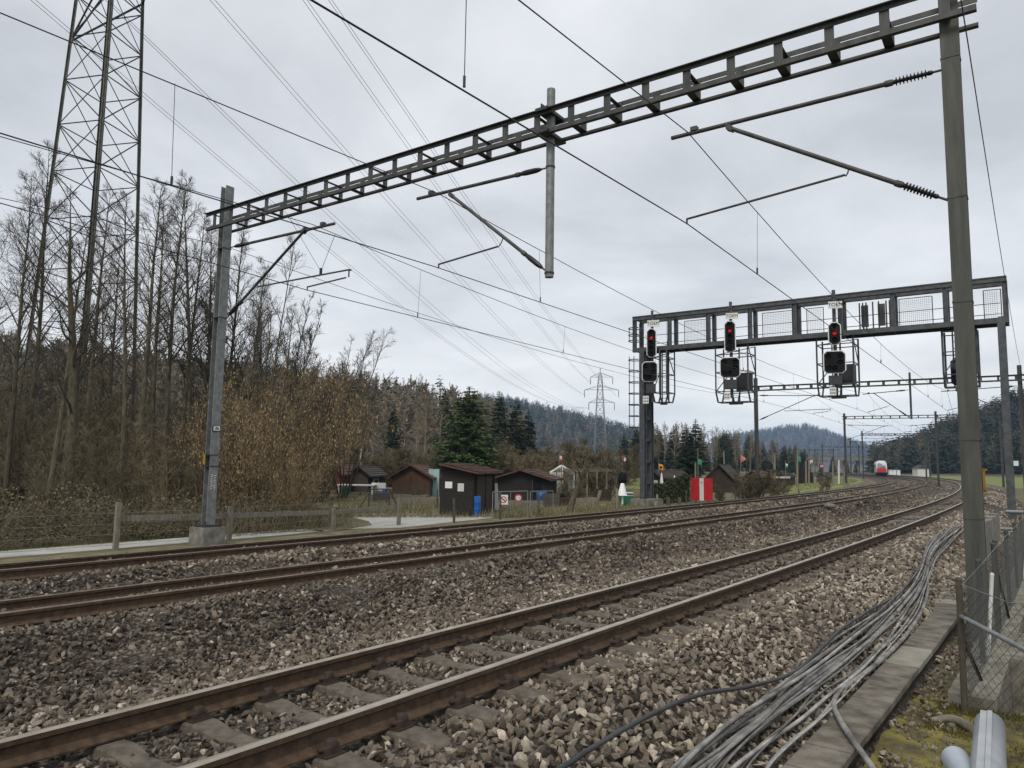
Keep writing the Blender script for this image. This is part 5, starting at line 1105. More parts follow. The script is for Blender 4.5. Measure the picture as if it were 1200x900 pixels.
# moss tufts
b = MB(); k = 22000; s_ = RNG.uniform(-3, 1.9, k); l_ = RNG.uniform(3.45, 5.2, k); keep = (np.sin(s_*2.3+1)*np.sin(l_*3.1)+.5*np.sin(s_*5+l_*4)) > -.15; s_, l_ = s_[keep], l_[keep]; x, y = loc(s_, l_); k = len(x)
a = RNG.uniform(0, 2*PI, k); hgt = .012+.022*RNG.random(k); w = .006+.006*RNG.random(k); P0 = np.stack([x, y, np.full(k, -.56)], -1); dx = np.stack([np.cos(a), np.sin(a), 0*a], -1)*w[:, None]; up = np.stack([.01*RNG.normal(size=k), .01*RNG.normal(size=k), hgt+.02], -1)
V = np.stack([P0-dx, P0+dx, P0+up], 1).reshape(-1, 3); b.add(V, np.arange(3*k).reshape(-1, 3), 0, False, np.repeat(RNG.random(k), 3)); tag(b.build('moss', M['moss']), kind='stuff')

# concrete kerb wall carrying the fence, platform behind, trench walls
wall = thing('kerb_wall', 'low mossy concrete wall carrying the chain link fence beside the trough', 'wall', P3(1.6, 3.66, -.7))
def sbox(b, s0, s1_, l0, l1_, z0, z1, n=1):
    for i in range(n):
        a0, a1 = s0+(s1_-s0)*i/n, s0+(s1_-s0)*(i+1)/n
        p = [P3(a0, l0, z0), P3(a0, l1_, z0), P3(a1, l1_, z0), P3(a1, l0, z0)]; q = [x_*[1, 1, 0]+V3((0, 0, z1)) for x_ in p]
        b.add(p+q, [(3, 2, 1, 0), (4, 5, 6, 7), (0, 1, 5, 4), (1, 2, 6, 5), (2, 3, 7, 6), (3, 0, 4, 7)])
b = MB(); sbox(b, 1.95, 12, 3.52, 3.92, -2.0, -.46, 6); b.build('kerb', M['concrete_moss'], wall)
b = MB(); sbox(b, 3.9, 5.6, 3.922, 8, -2.0, -.455); b.build('cross_wall', M['concrete_moss'], wall)
b = MB(); sbox(b, 12, 24, 3.5, 3.9, -2.0, -.47, 6); b.build('kerb', M['concrete'], wall)
b = MB(); sbox(b, 7.6, 7.9, 3.922, 8, -2.0, -.7); b.build('trench_wall', M['concrete_moss'], wall)
wb = thing('retaining_wall', 'dark concrete block wall beyond the fence at the right edge', 'wall', P3(20, 4.6, -.6))
b = MB()
for i in range(9): sbox(b, 14.5+i*.62, 15.09+i*.62, 2.75, 2.95, -.6, .42+.03*math.sin(i*2))
b.build('upright_slab', M['concrete'], wb)
b = MB(); sbox(b, 24, 60, 4.6, 4.9, -.8, .55, 10); b.build('dark_wall', M['shed_grey'], wb)

# chain link fence with posts, strut, braces
fe = thing('chain_link_fence', 'chain link fence with grey posts on the low wall at the right edge', 'fence', P3(1.6, 3.66, -.6))
PX = [(1.70, -.75, .66), (3.45, -.46, .67), (5.45, -.46, .70), (5.75, -.46, .72), (7.9, -.46, .72), (10.2, -.46, .72), (12.5, -.47, .72), (15, -.47, .72)]
fl = lambda s_: 3.68+.004*s_
for i, (s_, z0, z1) in enumerate(PX):
    b = MB(); p = P3(s_, fl(s_), z0); b.tube([p-V3((0, 0, .1)), (p[0], p[1], z1)], .030, 10); b.lathe((p[0], p[1], z1-.01), [(.033, 0), (.034, .02), (.02, .03)], 10); b.build('post', M['wood_dark'] if i in (0,) else M['galv_dark'], fe)
def chain(b, A, B, z0, z1, st=.10, r=.0014):
    A, B = V3(A), V3(B); L = np.linalg.norm((B-A)[:2]); ex = unit((B-A)*[1, 1, 0]); H = z1-z0; n = ex[[1, 0, 2]]*[1, -1, 0]
    for sg in (-1, 1):
        for k in range(int((L+H)/st)+1):
            t0 = k*st; xa, xb = (t0-H, t0) if sg > 0 else (t0, t0-H)     # from bottom to top
            def clip(xa, xb):
                za, zb = z0, z1; pa, pb = [xa, za], [xb, zb]
                for p_, q_ in ((pa, pb), (pb, pa)):
                    for lim, hi in ((0, False), (L, True)):
                        if (p_[0] > lim) if hi else (p_[0] < lim):
                            if abs(q_[0]-p_[0]) < 1e-9: return None
                            f = (lim-p_[0])/(q_[0]-p_[0])
                            if f < 0 or f > 1: return None
                            p_[1] += (q_[1]-p_[1])*f; p_[0] = lim
                return pa, pb
            c_ = clip(xa, xb)
            if c_ is None or abs(c_[0][0]-c_[1][0]) < .01: continue
            (x1, y1), (x2, y2) = c_
            b.bar(A*[1, 1, 0]+ex*x1+V3((0, 0, y1))+n*sg*.003, A*[1, 1, 0]+ex*x2+V3((0, 0, y2))+n*sg*.003, r*2, r*2)
b = MB()
for (a, c) in zip(PX[:-1], PX[1:]):
    if c[0]-a[0] < .5: continue
    chain(b, P3(a[0], fl(a[0])+.035, 0), P3(c[0], fl(c[0])+.035, 0), -.44, .64)
C0 = P3(1.70, fl(1.7), 0); Q0 = aty(1200, 716, 6.35); Q0[2] = 0; C1 = C0+(Q0-C0)*1.6
b.build('wire_mesh', M['galv_dark'], fe)
b = MB(); chain(b, C0, C1, -.58, .58); b.build('wire_mesh', M['galv_dark'], fe)
b = MB(); b.tube([P3(s_, fl(s_)+.03, z1-.04) for s_, z0, z1 in PX], .004, 5); b.tube([C0+V3((0, 0, .62)), (C0+C1)/2+V3((0, 0, .56)), C1+V3((0, 0, .63))], .004, 5); b.build('top_wire', M['galv'], fe)
b = MB(); pa = C0+V3((0, 0, aty(1122, 722, C0[1])[2])); pb_ = aty(1206, 764, 5.75); b.cyl(pa, pa+(pb_-pa)*1.4, .021, 10); b.build('strut_pipe', M['galv'], fe)
b = MB(); b.bar(C0+V3((.02, .02, .12)), P3(2.65, 3.74, -.46), .035, .012); p5 = P3(5.75, fl(5.75), .35); b.bar(p5, P3(6.7, 3.76, -.46), .035, .012); b.build('brace', M['clip'], fe)
for (u, v, vt, y, lb) in ((1157.5, 775, 673, 8.9, 'white stake standing behind the chain link fence, nearest the corner'), (1200.5, 678, 612, 15.0, 'farther white stake behind the chain link fence at the right edge')):
    a, t = aty(u, v, y), aty(u+5, vt, y); b = MB(); b.cyl(a, t, .022 if y < 10 else .03, 8); b.lathe(t-V3((0, 0, .01)), [(.025, 0), (.02, .02), (.005, .03)], 8); tag(b.build('white_stake', M['offwhite']), lb, 'stake')
b = MB(); p = P3(13.6, 3.3, .38); q = P3(13.6, 4.6, .42); b.cyl(p, q, .04, 8); p = P3(18.5, 3.2, .55); q = P3(18.5, 5.4, .57); b.cyl(p, q, .05, 8)
for s_ in (13.6, 18.5): b.cyl(P3(s_, 4.4, -.7), P3(s_, 4.4, .5), .04, 8)
tag(b.build('pipe_rail', M['galv']), 'low horizontal pipe rails beyond the chain link fence', 'rail')
# small white plate on a bar by the return-wire mast
p = aty(1190.5, 543, 44.); r = thing('track_plate', 'small white square plate on a bar at the right edge', 'sign', p); b = MB(); b.obox(p, (.15, 0, 0), (0, .01, 0), (0, 0, .15)); b.build('plate', M['plate'], r); b = MB(); b.bar(p+V3((.1, .02, .02)), p+V3((.9, .02, .02)), .03, .03); b.bar(p+V3((.9, .02, .05)), (p[0]+.9, p[1]+.02, GZ), .05, .05); b.build('bar', M['galv_dark'], r)
# protection pipes in the corner
a, c = aty(1160, 842, 6.5), aty(1160, 925, 5.3); a[2] = -.38; 
r_ = .10
pp = thing('protection_pipe', 'grey two-part plastic protection pipe with a raised seam running out at the lower right corner', 'pipe', a)
pa = atz(1160, 850, -.31); pb_ = atz(1158, 905, -.30)
d = unit(pb_-pa); b = MB(); L = 1.6
sd = unit(np.cross(d, (0, 0, 1))); up = np.cross(sd, d)
b.lathe(pa, [(.088, .25), (.088, 0), (.105, 0), (.105, L)], 40, 0, d)
b.build('shell', M['pipe'], pp)
b = MB()
for sg in (-1,): b.obox(pa+d*(L/2+.004)+up*.104-sd*.005, sd*.016, d*L/2, up*.012); b.obox(pa+d*(L/2+.004)+up*.098+sd*.036, sd*.022, d*L/2, up*.010)
b.build('seam', M['pipe'], pp)
q = atz(1119, 889, -.50); b = MB(); d = unit(V3((-.35, -1, .02))); b.lathe(q, [(.08, 0), (.096, .012), (.098, .03), (.098, 1.2)], 24, 0, d); tag(b.build('protection_pipe', M['pipe_blue']), 'smooth blue grey pipe end at the bottom edge on the moss', 'pipe')
b = MB(); pts = [atz(1092, 845, -.55), atz(1112, 842, -.5), atz(1130, 848, -.5), atz(1145, 860, -.54), atz(1156, 868, -.58)]; b.tube(crm(pts, 5), np.linspace(.03, .05, 21), 8); tag(b.build('rubber_hose', M['concrete_moss']), 'bent strip of old rubber hose at the foot of the wall end', 'hose')
# ------------------------------------------------------------------ vegetation
def branch(rs, p, d, L, n, wig, up):
    pts = [p]; d = unit(d)
    for i in range(n):
        d = unit(d+rs.normal(size=3)*wig+np.array([0, 0, up])); pts.append(pts[-1]+d*L/n)
    return np.array(pts), d
def side_dir(rs, t, ang):
    a = rs.normal(size=3); a = unit(a-t*np.dot(a, t)); return t*math.cos(ang)+a*math.sin(ang)
def bare_tree(seed, H=14., r0=.13, first=.22, nb=26, n2=7, n3=5, ang=.75, up=.10, wig=.06, lratio=.30, twig_r=.007, stems=1, spread=0.0, tw=('bark', 'twig'), trunk_n=12, sides=7):
    rs = np.random.default_rng(seed); A, B = MB(), MB()
    for st in range(stems):
        th = rs.uniform(0, 2*PI); d0 = unit(np.array([math.cos(th)*spread*rs.uniform(.3, 1), math.sin(th)*spread*rs.uniform(.3, 1), 1])); hh = H*(1 if st == 0 else rs.uniform(.6, 1)); rr = r0*(1 if stems == 1 else rs.uniform(.6, 1))
        P, _ = branch(rs, np.array([.25*math.cos(th)*(stems > 1), .25*math.sin(th)*(stems > 1), -.2]), d0, hh, trunk_n, wig*.35, .02)
        T = np.linspace(0, 1, len(P)); R = rr*(1-T)**.85+twig_r*1.2; R[0] *= 1.25
        A.tube(P, R, sides)
        for i in range(nb):
            t = first+(1-first)*(i+rs.random())/nb; k = t*(len(P)-1); k0 = min(int(k), len(P)-2); q = P[k0]+(P[k0+1]-P[k0])*(k-k0); tg = unit(P[k0+1]-P[k0])
            L1 = hh*lratio*(1.05-t)**.75*rs.uniform(.6, 1.15); Q, _ = branch(rs, q, side_dir(rs, tg, ang*rs.uniform(.7, 1.15)), L1, 5, wig*2.2, up)
            r1 = min(rr*.42*(1.05-t)+twig_r, .3*np.interp(t, T, R)+twig_r); T1 = np.linspace(0, 1, 6); A.tube(Q, r1*(1-T1)+twig_r*.9, 4, cap=False)
            for j in range(n2):
                u = .2+.8*(j+rs.random())/n2; k = u*5; k0 = min(int(k), 4); q2 = Q[k0]+(Q[k0+1]-Q[k0])*(k-k0); tg2 = unit(Q[k0+1]-Q[k0]); L2 = L1*.42*(1.15-u)*rs.uniform(.6, 1.3)+.12
                W, _ = branch(rs, q2, side_dir(rs, tg2, .75*rs.uniform(.6, 1.2)), L2, 3, wig*2.5, up*1.2); B.tube(W, [twig_r*1.25, twig_r*1.1, twig_r*.9, twig_r*.6], 3, cap=False, smooth=False)
                for m_ in range(n3):
                    v = .2+.8*(m_+rs.random())/n3; k = v*3; k0 = min(int(k), 2); q3 = W[k0]+(W[k0+1]-W[k0])*(k-k0); X, _ = branch(rs, q3, side_dir(rs, unit(W[k0+1]-W[k0]), .7*rs.uniform(.6, 1.2)), L2*.55*rs.uniform(.5, 1.2)+.06, 2, wig*2.5, up*1.2)
                    B.tube(X, [twig_r*.9, twig_r*.75, twig_r*.5], 3, cap=False, smooth=False)
    return A, B
def mk_tree(kind, label, cat, A, Am, B, Bm, group, bname='crown', aname='trunk'):
    o = thing(kind, label, cat, (0, 0, 0), group); A.build(aname, Am, o, local=True); B.build(bname, Bm, o, local=True); return o
def put(proto, used, x, y, sc, rz=0, lean=(0, 0), label=None, zoff=0, sz=None):
    o = proto if not used else copy_tree(proto)
    o.location = (x, y, float(ground_z(x, y))+zoff); o.rotation_euler = (lean[0], lean[1], rz); o.scale = (sc, sc, sz or sc)
    if label: o['label'] = label
    return o
rs = np.random.default_rng(11)
# --- the tall bare trees at the left: photo x of the foot, row of the top, depth, lean to the right
TALL = [(14, 205, 30, 0), (-30, 190, 33, .02), (62, 250, 26, .06), (36, 175, 36, .02), (100, 210, 34, -.03), (128, 280, 40, 0), (150, 225, 30, .01), (162, 205, 33, .015), (182, 235, 36, .02), (197, 205, 34, .03), (212, 240, 38, .03), (226, 212, 35, .04), (243, 255, 37, .05), (262, 250, 39, .05), (-60, 230, 28, 0), (-110, 200, 35, .03), (82, 330, 44, 0), (118, 330, 48, .04), (176, 320, 47, -.02), (236, 320, 46, .03), (285, 300, 44, .06), (300, 335, 46, .06), (330, 355, 48, .05)]
protos = []
for k in range(5):
    A, B = bare_tree(40+k, H=14, r0=.115+.012*(k % 3), first=.38+.06*(k % 2), nb=36, n2=9, n3=5, ang=.66+.08*(k % 3), up=.035, lratio=.27+.03*(k % 2), wig=.05, twig_r=.0052)
    protos.append([mk_tree('bare_tree', 'tall leafless tree with thin dark trunk in the thicket left of the grey mast', 'tree', A, M['bark'], B, M['twig'], 'tall leafless trees at the left'), False])
LT = {0: 'tall leafless tree with thin dark trunk at the left edge, in front of the pylon', 2: 'leafless tree with the thickest dark forked trunk, leaning right before the pylon\'s left leg', 6: 'straight dark trunk, left of the pair of trees behind the pylon\'s right leg', 7: 'straight dark trunk, right of the pair of trees behind the pylon\'s right leg', 13: 'tall leafless tree right behind the head of the grey mast'}
for i, (u, vt, d, ln) in enumerate(TALL):
    x = d*(u-600)/PF; y = d; H = aty(u, vt, d)[2]-GZ; k = 2 if i == 2 else i % 5; pr = protos[k]; put(pr[0], pr[1], x, y, H/14, rs.uniform(0, 6), (rs.normal()*.015, ln), LT.get(i, None) or 'tall leafless tree with thin dark trunk in the thicket left of the grey mast', sz=H/14); pr[1] = True
    if i == 2: bpy.data.objects
# thick forked tree
A, B = bare_tree(77, H=11.5, r0=.23, first=.3, nb=18, n2=10, n3=6, ang=.8, up=.07, lratio=.42, wig=.08, twig_r=.006)
o = mk_tree('bare_tree', 'stout leafless tree with a mossy dark trunk and wide ascending limbs at the left', 'tree', A, M['bark'], B, M['twig'], None); put(o, False, 25*(84-600)/PF, 25, 1.0, .8, (0, .09))
# --- multi stemmed willow fanning out to the right of the mast
protos2 = []
for k in range(2):
    A, B = bare_tree(90+k, H=9.5, r0=.06, first=.3, nb=13, n2=8, n3=4, ang=.5, up=.03, lratio=.34, stems=10, spread=.5, wig=.05, trunk_n=9, sides=5, twig_r=.0055)
    protos2.append([mk_tree('bare_willow', 'leafless many stemmed willow fanning out behind the hazel', 'tree', A, M['bark'], B, M['twig'], 'many stemmed willows'), False])
for i, (u, vt, d, rz, lb) in enumerate(((300, 265, 36, 0, 'tallest leafless willow of many stems fanning out just right of the grey mast'), (338, 330, 38, 2, 'middle leafless willow of many stems fanning out above the hazel'), (378, 370, 41, 4, 'lower leafless willow of many stems above the right half of the hazel'), (235, 360, 43, 5, 'leafless willow of many stems behind the grey mast'), (110, 380, 42, 1, 'leafless willow of many stems behind the pylon feet'), (20, 350, 43, 1, 'leafless willow of many stems at the far left'), (405, 420, 46, 3, 'lowest leafless willow of many stems at the right end of the hazel'))):
    pr = protos2[i % 2]; H = aty(u, vt, d)[2]-GZ; put(pr[0], pr[1], d*(u-600)/PF, d, H/9.5, rz, (0, 0), lb); pr[1] = True
# --- hazel shrubs with brown catkins
def hazel(seed, H=6.0, stems=46, spread=.62):
    rg = np.random.default_rng(seed); A, B, Lf = MB(), MB(), MB(); cen = []
    for s_ in range(stems):
        th = rg.uniform(0, 2*PI); sp = spread*rg.uniform(.1, 1); P, _ = branch(rg, np.array([.7*math.cos(th)*rg.random(), .7*math.sin(th)*rg.random(), -.1]), (math.cos(th)*sp, math.sin(th)*sp, 1), H*rg.uniform(.55, 1.05), 8, .07, .0)
        A.tube(P, np.linspace(.026, .007, 9), 4, cap=False)
        for j in range(13):
            k = 1.5+6.5*rg.random(); k0 = min(int(k), 7); q = P[k0]+(P[k0+1]-P[k0])*(k-k0); W, _ = branch(rg, q, side_dir(rg, unit(P[k0+1]-P[k0]), .7), rg.uniform(.4, 1.1), 3, .14, .03); B.tube(W, [.007, .006, .005, .004], 3, cap=False, smooth=False)
            for m_ in range(5): cen.append(W[1+int(3*rg.random()) if False else min(3, int(4*rg.random()))]+rg.normal(size=3)*.05)
    C = np.array(cen); k = len(C); C = np.repeat(C, 3, 0)+rg.normal(size=(3*k, 3))*.09; k = len(C)
    a = rg.uniform(0, 2*PI, k); w = .012+.012*rg.random(k); L = .05+.075*rg.random(k); dx = np.stack([np.cos(a), np.sin(a), .5*rg.normal(size=k)], -1)*w[:, None]; dz = np.stack([.03*rg.normal(size=k), .03*rg.normal(size=k), -L], -1)
    V = np.stack([C-dx*.6, C+dx*.6, C+dx+dz*.6, C+dz, C-dx+dz*.6], 1).reshape(-1, 3); Lf.add(V, np.arange(5*k).reshape(-1, 5), 0, False, np.repeat(np.clip(rg.normal(.5, .3, k), 0, 1), 5))
    return A, B, Lf
hz = []
for k in range(2):
    A, B, Lf = hazel(5+k); o = thing('hazel_shrub', 'hazel', 'shrub', (0, 0, 0), 'brown hazel shrubs by the fence'); A.build('stems', M['bark'], o, local=True); B.build('twigs', M['twig_brown'], o, local=True); Lf.build('catkins', M['catkin'], o, local=True); hz.append([o, False])
for i, (u, vt, d, rz, sx, lb) in enumerate(((300, 455, 26.5, 0, .9, 'leftmost brown hazel shrub directly right of the grey mast'), (320, 440, 29, 1.3, 1, 'brown hazel shrub full of catkins in the middle of the hazel row'), (344, 430, 31, 2.2, 1, 'rightmost tall reddish brown hazel shrub above the fence'), (356, 505, 30, 3.9, .6, 'low hazel shrub at the right end above the path bend'), (352, 520, 26, 5, .9, 'low front hazel shrub close behind the fence rail'), (270, 480, 31, 4, 1, 'hazel shrub half hidden behind the grey mast'), (366, 428, 44, 2.9, .8, 'hazel shrub at the back, its top showing behind the others'))):
    pr = hz[i % 2]; H = aty(u, vt, d)[2]-GZ; o = put(pr[0], pr[1], d*(u-600)/PF, d, H/6.0*sx, rz, (0, 0), lb, sz=H/6.0); pr[1] = True
# --- saplings and thicket
sp = []
for k in range(4):
    A, B = bare_tree(120+k, H=6, r0=.035, first=.12, nb=20, n2=6, n3=4, ang=.7, up=.09, lratio=.34, stems=3, spread=.3, wig=.09, trunk_n=8, sides=4, twig_r=.0065)
    sp.append([mk_tree('sapling', 'slender leafless sapling in the thicket at the left', 'sapling', A, M['twig_brown'] if k % 2 else M['bark'], B, M['twig_brown'], 'saplings in the thicket'), False])
for i in range(95):
    u = rs.uniform(-90, 330); d = rs.uniform(23, 52); H = rs.uniform(3.2, 7.0)*(1 if d > 28 else .6); x, y = d*(u-600)/PF, d
    if sl(x, y)[1] > -17.2: continue
    if 300 < u < 420 and d < 27: continue
    pr = sp[i % 4]; put(pr[0], pr[1], x, y, H/6*1.15, rs.uniform(0, 6), (rs.normal()*.05, rs.normal()*.05), sz=H/6); pr[1] = True
# --- brambles and weeds behind the fence
def leaf_mass(n, fn, size, seed, five=False):
    rg = np.random.default_rng(seed); C = fn(rg, n); k = len(C); nr = rg.normal(size=(k, 3)); nr[:, 2] = np.abs(nr[:, 2])+.4; nr /= np.linalg.norm(nr, axis=1)[:, None]
    a = np.cross(nr, rg.normal(size=(k, 3))); a /= np.linalg.norm(a, axis=1)[:, None]; c = np.cross(nr, a); s_ = size*(.5+rg.random(k)); a *= s_[:, None]; c *= (s_*.62)[:, None]
    b = MB(); V = np.stack([C-a, C-a*.2-c+nr*.15*s_[:, None], C+a, C-a*.2+c+nr*.15*s_[:, None]], 1).reshape(-1, 3); b.add(V, np.arange(4*k).reshape(-1, 4), 0, False, np.repeat(np.clip(rg.normal(.5, .28, k), 0, 1), 4)); return b
def bramble_pts(rg, n):
    s_ = rg.uniform(-16, 9.3, n); l_ = -16.15-np.abs(rg.normal(0, 1.1, n)); h = (.75+.35*np.sin(s_*.9)+.25*np.sin(s_*2.3+1)+.30*np.minimum(1.5, -16.1-l_))*np.minimum(1, .5+.5*(-16.1-l_)); z = GZ+h*rg.random(n)**.6*np.where(s_ > 6, .75, 1); x, y = loc(s_, l_); return np.stack([x, y, z], -1)
tag(leaf_mass(26000, bramble_pts, .036, 3).build('brambles', M['bramble']), kind='stuff')
def twig_mass(n, fn, L, r, seed, upb=.5):
    rg = np.random.default_rng(seed); C = fn(rg, n); b = MB()
    for p in C:
        d = rg.normal(size=3); d[2] = abs(d[2])+upb; P, _ = branch(rg, p, d, L*rg.uniform(.5, 1.4), 3, .25, -.04); b.tube(P, [r, r*.9, r*.8, r*.5], 3, cap=False, smooth=False)
    return b
def low_pts(rg, n): p = bramble_pts(rg, n); p[:, 2] = GZ+.5*(p[:, 2]-GZ); return p
tag(twig_mass(3600, low_pts, .9, .0055, 4).build('bramble_canes', M['twig_brown']), kind='stuff')
def scrub_pts(rg, n):
    s_ = rg.uniform(5.2, 11, n); l_ = -15.2-2.2*rg.random(n); x, y = loc(s_, l_); return np.stack([x, y, np.full(n, GZ)], -1)
tag(twig_mass(900, scrub_pts, .75, .007, 6, 1.).build('dry_scrub', M['twig_brown']), kind='stuff')
def litter_pts(rg, n):
    u = rg.uniform(-120, 400, n); d = 21+32*rg.random(n)**1.2; x, y = d*(u-600)/PF, d; return np.stack([x, y, GZ+.9*rg.random(n)**2*1.3], -1)
def litter_ok(rg, n):
    p = litter_pts(rg, n); return p[[sl(q[0], q[1])[1] < -17.3 for q in p]]
tag(leaf_mass(16000, litter_ok, .06, 8).build('undergrowth', M['bramble']), kind='stuff')
# --- grass
def blades(n, fn, h, w, seed, mt, name):
    rg = np.random.default_rng(seed); P = fn(rg, n); k = len(P); a = rg.uniform(0, 2*PI, k); dx = np.stack([np.cos(a), np.sin(a), 0*a], -1)*(w*(.6+.8*rg.random(k)))[:, None]; up = np.stack([.4*h*rg.normal(size=k), .4*h*rg.normal(size=k), h*(.4+rg.random(k))], -1)
    V = np.stack([P-dx, P+dx, P+up], 1).reshape(-1, 3); b = MB(); b.add(V, np.arange(3*k).reshape(-1, 3), 0, False, np.repeat(np.clip(rg.normal(.5, .25, k), 0, 1), 3)); tag(b.build(name, mt), kind='stuff')
def verge(rg, n):
    s_ = rg.uniform(-14, 45, n); l_ = rg.choice([-12.9, -16.3], n, p=[.6, .4])+rg.normal(0, .28, n); ok = ~((l_ < -13.8) & (s_ > 7)); s_, l_ = s_[ok], l_[ok]; x, y = loc(s_, l_); return np.stack([x, y, np.full(len(x), GZ)], -1)
blades(26000, verge, .075, .006, 21, M['grass'], 'grass_verge')
def garden(rg, n):
    u = rg.uniform(395, 760, n); v = 576+31*rg.random(n)**.6; P = np.array([atz(a, b_, GZ) for a, b_ in zip(u, v)]); return P
blades(22000, garden, .10, .016, 22, M['grass'], 'garden_grass')
blades(6000, garden, .28, .012, 23, M['dry_grass'], 'dry_weeds')
def mead(rg, n):
    s_ = rg.uniform(66, 170, n); l_ = rg.uniform(-40, -14.2, n); x, y = loc(s_, l_); return np.stack([x, y, np.full(n, GZ)], -1)
blades(12000, mead, .12, .04, 24, M['grass'], 'meadow_grass')
def right_weeds(rg, n):
    s_ = rg.uniform(-1.5, 2.0, n); l_ = 3.9+1.2*rg.random(n)**.8; x, y = loc(s_, l_); return np.stack([x, y, np.full(n, -.62)], -1)
blades(2600, right_weeds, .12, .004, 25, M['grass'], 'corner_grass')
b = twig_mass(26, lambda rg, n: np.array([P3(rg.uniform(1.6, 3.4), rg.uniform(3.95, 5.0), -.7) for _ in range(n)]), .7, .003, 31, .3); tag(b.build('dry_stems', M['dry_grass']), kind='stuff')

# --- conifers
def conifer(seed, H=10., R=3.2, whorls=34, per=9, spr=13, size=.26, base=.06, power=.85, tri=False):
    rg = np.random.default_rng(seed); A, B = MB(), MB(); A.tube([(0, 0, -.3), (.03, 0, H*.5), (0, .02, H*.985)], [H*.017, H*.010, H*.004], 6); C = []; D = []; S = []
    for w in range(whorls):
        t = base+(1-base)*(w+.5*rg.random())/whorls; z0 = H*t; Lm = R*(1-t)**power*(.9+.2*rg.random())+.05*H/10
        if t < .16: Lm *= .88+.75*t
        for q in range(max(3, int(per*(1-.55*t)))):
            a = rg.uniform(0, 2*PI); L = Lm*rg.uniform(.62, 1.1); d = np.array([math.cos(a), math.sin(a), 0]); drop = .26*L*rg.uniform(.5, 1.4)*(1-.9*t); tip = np.array([0, 0, z0])+d*L+np.array([0, 0, -drop+.10*L])
            A.tube([(0, 0, z0), tuple(np.array([0, 0, z0])+d*L*.55-np.array([0, 0, drop*.75])), tuple(tip)], [.03*H/10, .015*H/10, .006], 3, cap=False)
            f = rg.random(spr)**.7; p = np.array([0, 0, z0])+d*(L*f)[:, None]; p[:, 2] += -drop*np.sin(f*PI*.62)+.1*L*f*f; p += rg.normal(size=(spr, 3))*.05*L
            sdv = np.array([-d[1], d[0], 0]); si = rg.choice([-1, 1], spr)*rg.uniform(.2, 1, spr); dirs = d[None]*(.55+.4*f[:, None])+sdv[None]*si[:, None]+np.array([0, 0, -.22]); C.append(p); D.append(dirs); S.append(size*(.6+.7*rg.random(spr))*(1-.35*f)*(1.1-.6*t)*(1-.7*max(0, (t-.82)/.18)))
    C = np.concatenate(C); D = np.concatenate(D); D /= np.linalg.norm(D, axis=1)[:, None]; S = np.concatenate(S)[:, None]; k = len(C); n = np.cross(D, rg.normal(size=(k, 3))*.5+np.array([0, 0, 1])); n /= np.linalg.norm(n, axis=1)[:, None]
    V = np.stack([C, C+D*S*.9+n*S*.36, C+D*S*1.9-np.array([0, 0, .12])*S, C+D*S*.9-n*S*.36], 1).reshape(-1, 3); B.add(V, np.arange(4*k).reshape(-1, 4), 0, False, np.repeat(np.clip(rg.normal(.5, .28, k), 0, 1), 4)); return A, B
A, B = conifer(1, 10, 3.3, 52, 16, 30, .30, .04, .68); o = mk_tree('spruce_tree', 'large bright green spruce behind the black sheds', 'tree', A, M['bark'], B, M['needle_bright'], None); d = 60.; H = aty(548, 452, d)[2]-GZ; put(o, False, d*(550-600)/PF, d, H/10*1.42, 0, sz=H/10)
con = []
for k in range(3):
    A, B = conifer(10+k, 16, 3.0+.4*k, 44, 10, 14, .62, .10+.05*k, .8); con.append([mk_tree('spruce_tree', 'dark spruce in the wood on the left hillside', 'tree', A, M['bark'], B, M['needle'], 'dark spruces in the hillside wood'), False])
def putc(u, vt, d, lb=None, wide=1.):
    H = aty(u, vt, d)[2]; x, y = d*(u-600)/PF, d; g0 = float(ground_z(x, y)); H -= g0; pr = con[int(rs.integers(3))]; o = put(pr[0], pr[1], x, y, H/16*wide, rs.uniform(0, 6), sz=H/16); pr[1] = True
    o['label'] = lb or 'dark spruce in the wood on the left hillside'
for u, vt, d, lb, w in ((522, 455, 96, 'dark slim spruce just left of the bright spruce', .9), (585, 457, 100, 'dark spruce just right of the bright spruce', 1.1), (606, 464, 102, 'second dark spruce right of the bright spruce', 1.1), (620, 478, 108, 'lower dark spruce at the right end of the spruce group', 1.2), (462, 470, 100, 'slim dark spruce above the brown shed', .8), (805, 497, 88, 'dark spruce standing alone behind the green pennant', 1.5), (816, 490, 110, 'tall dark spruce right behind the lone spruce', 1.2), (733, 505, 130, 'dark spruce right beside the gantry leg', 1.2)): putc(u, vt, d, lb, w)
# --- woodland on the slopes: trees one can tell apart
fb = []
for k in range(4):
    A, B = bare_tree(200+k, H=14, r0=.17, first=.28, nb=22, n2=6, n3=4, ang=.8, up=.12, lratio=.36, wig=.09, twig_r=.018, trunk_n=8, sides=5)
    fb.append([mk_tree('leafless_tree', 'grey brown leafless tree in the wood on the left hillside', 'tree', A, M['twig_grey'] if k % 2 else M['twig_brown'], B, M['twig_grey'] if k % 2 else M['twig_brown'], 'leafless trees in the hillside wood'), False])
def putb(x, y, H, lb=None):
    pr = fb[int(rs.integers(4))]; o = put(pr[0], pr[1], x, y, H/14*rs.uniform(.9, 1.2), rs.uniform(0, 6), (rs.normal()*.03, rs.normal()*.03), sz=H/14); pr[1] = True
    if lb: o['label'] = lb
n = 0
for i in range(165):
    u = rs.uniform(-60, 740); d = 85+175*((i+.5)/165)**.8
    low = .5 if u > 612 else 1
    x, y = d*(u-600)/PF, d; putb(x, y, rs.uniform(9, 14)*(1 if d > 110 else .75)*low*(1+.25*(low < 1 and d > 150)))
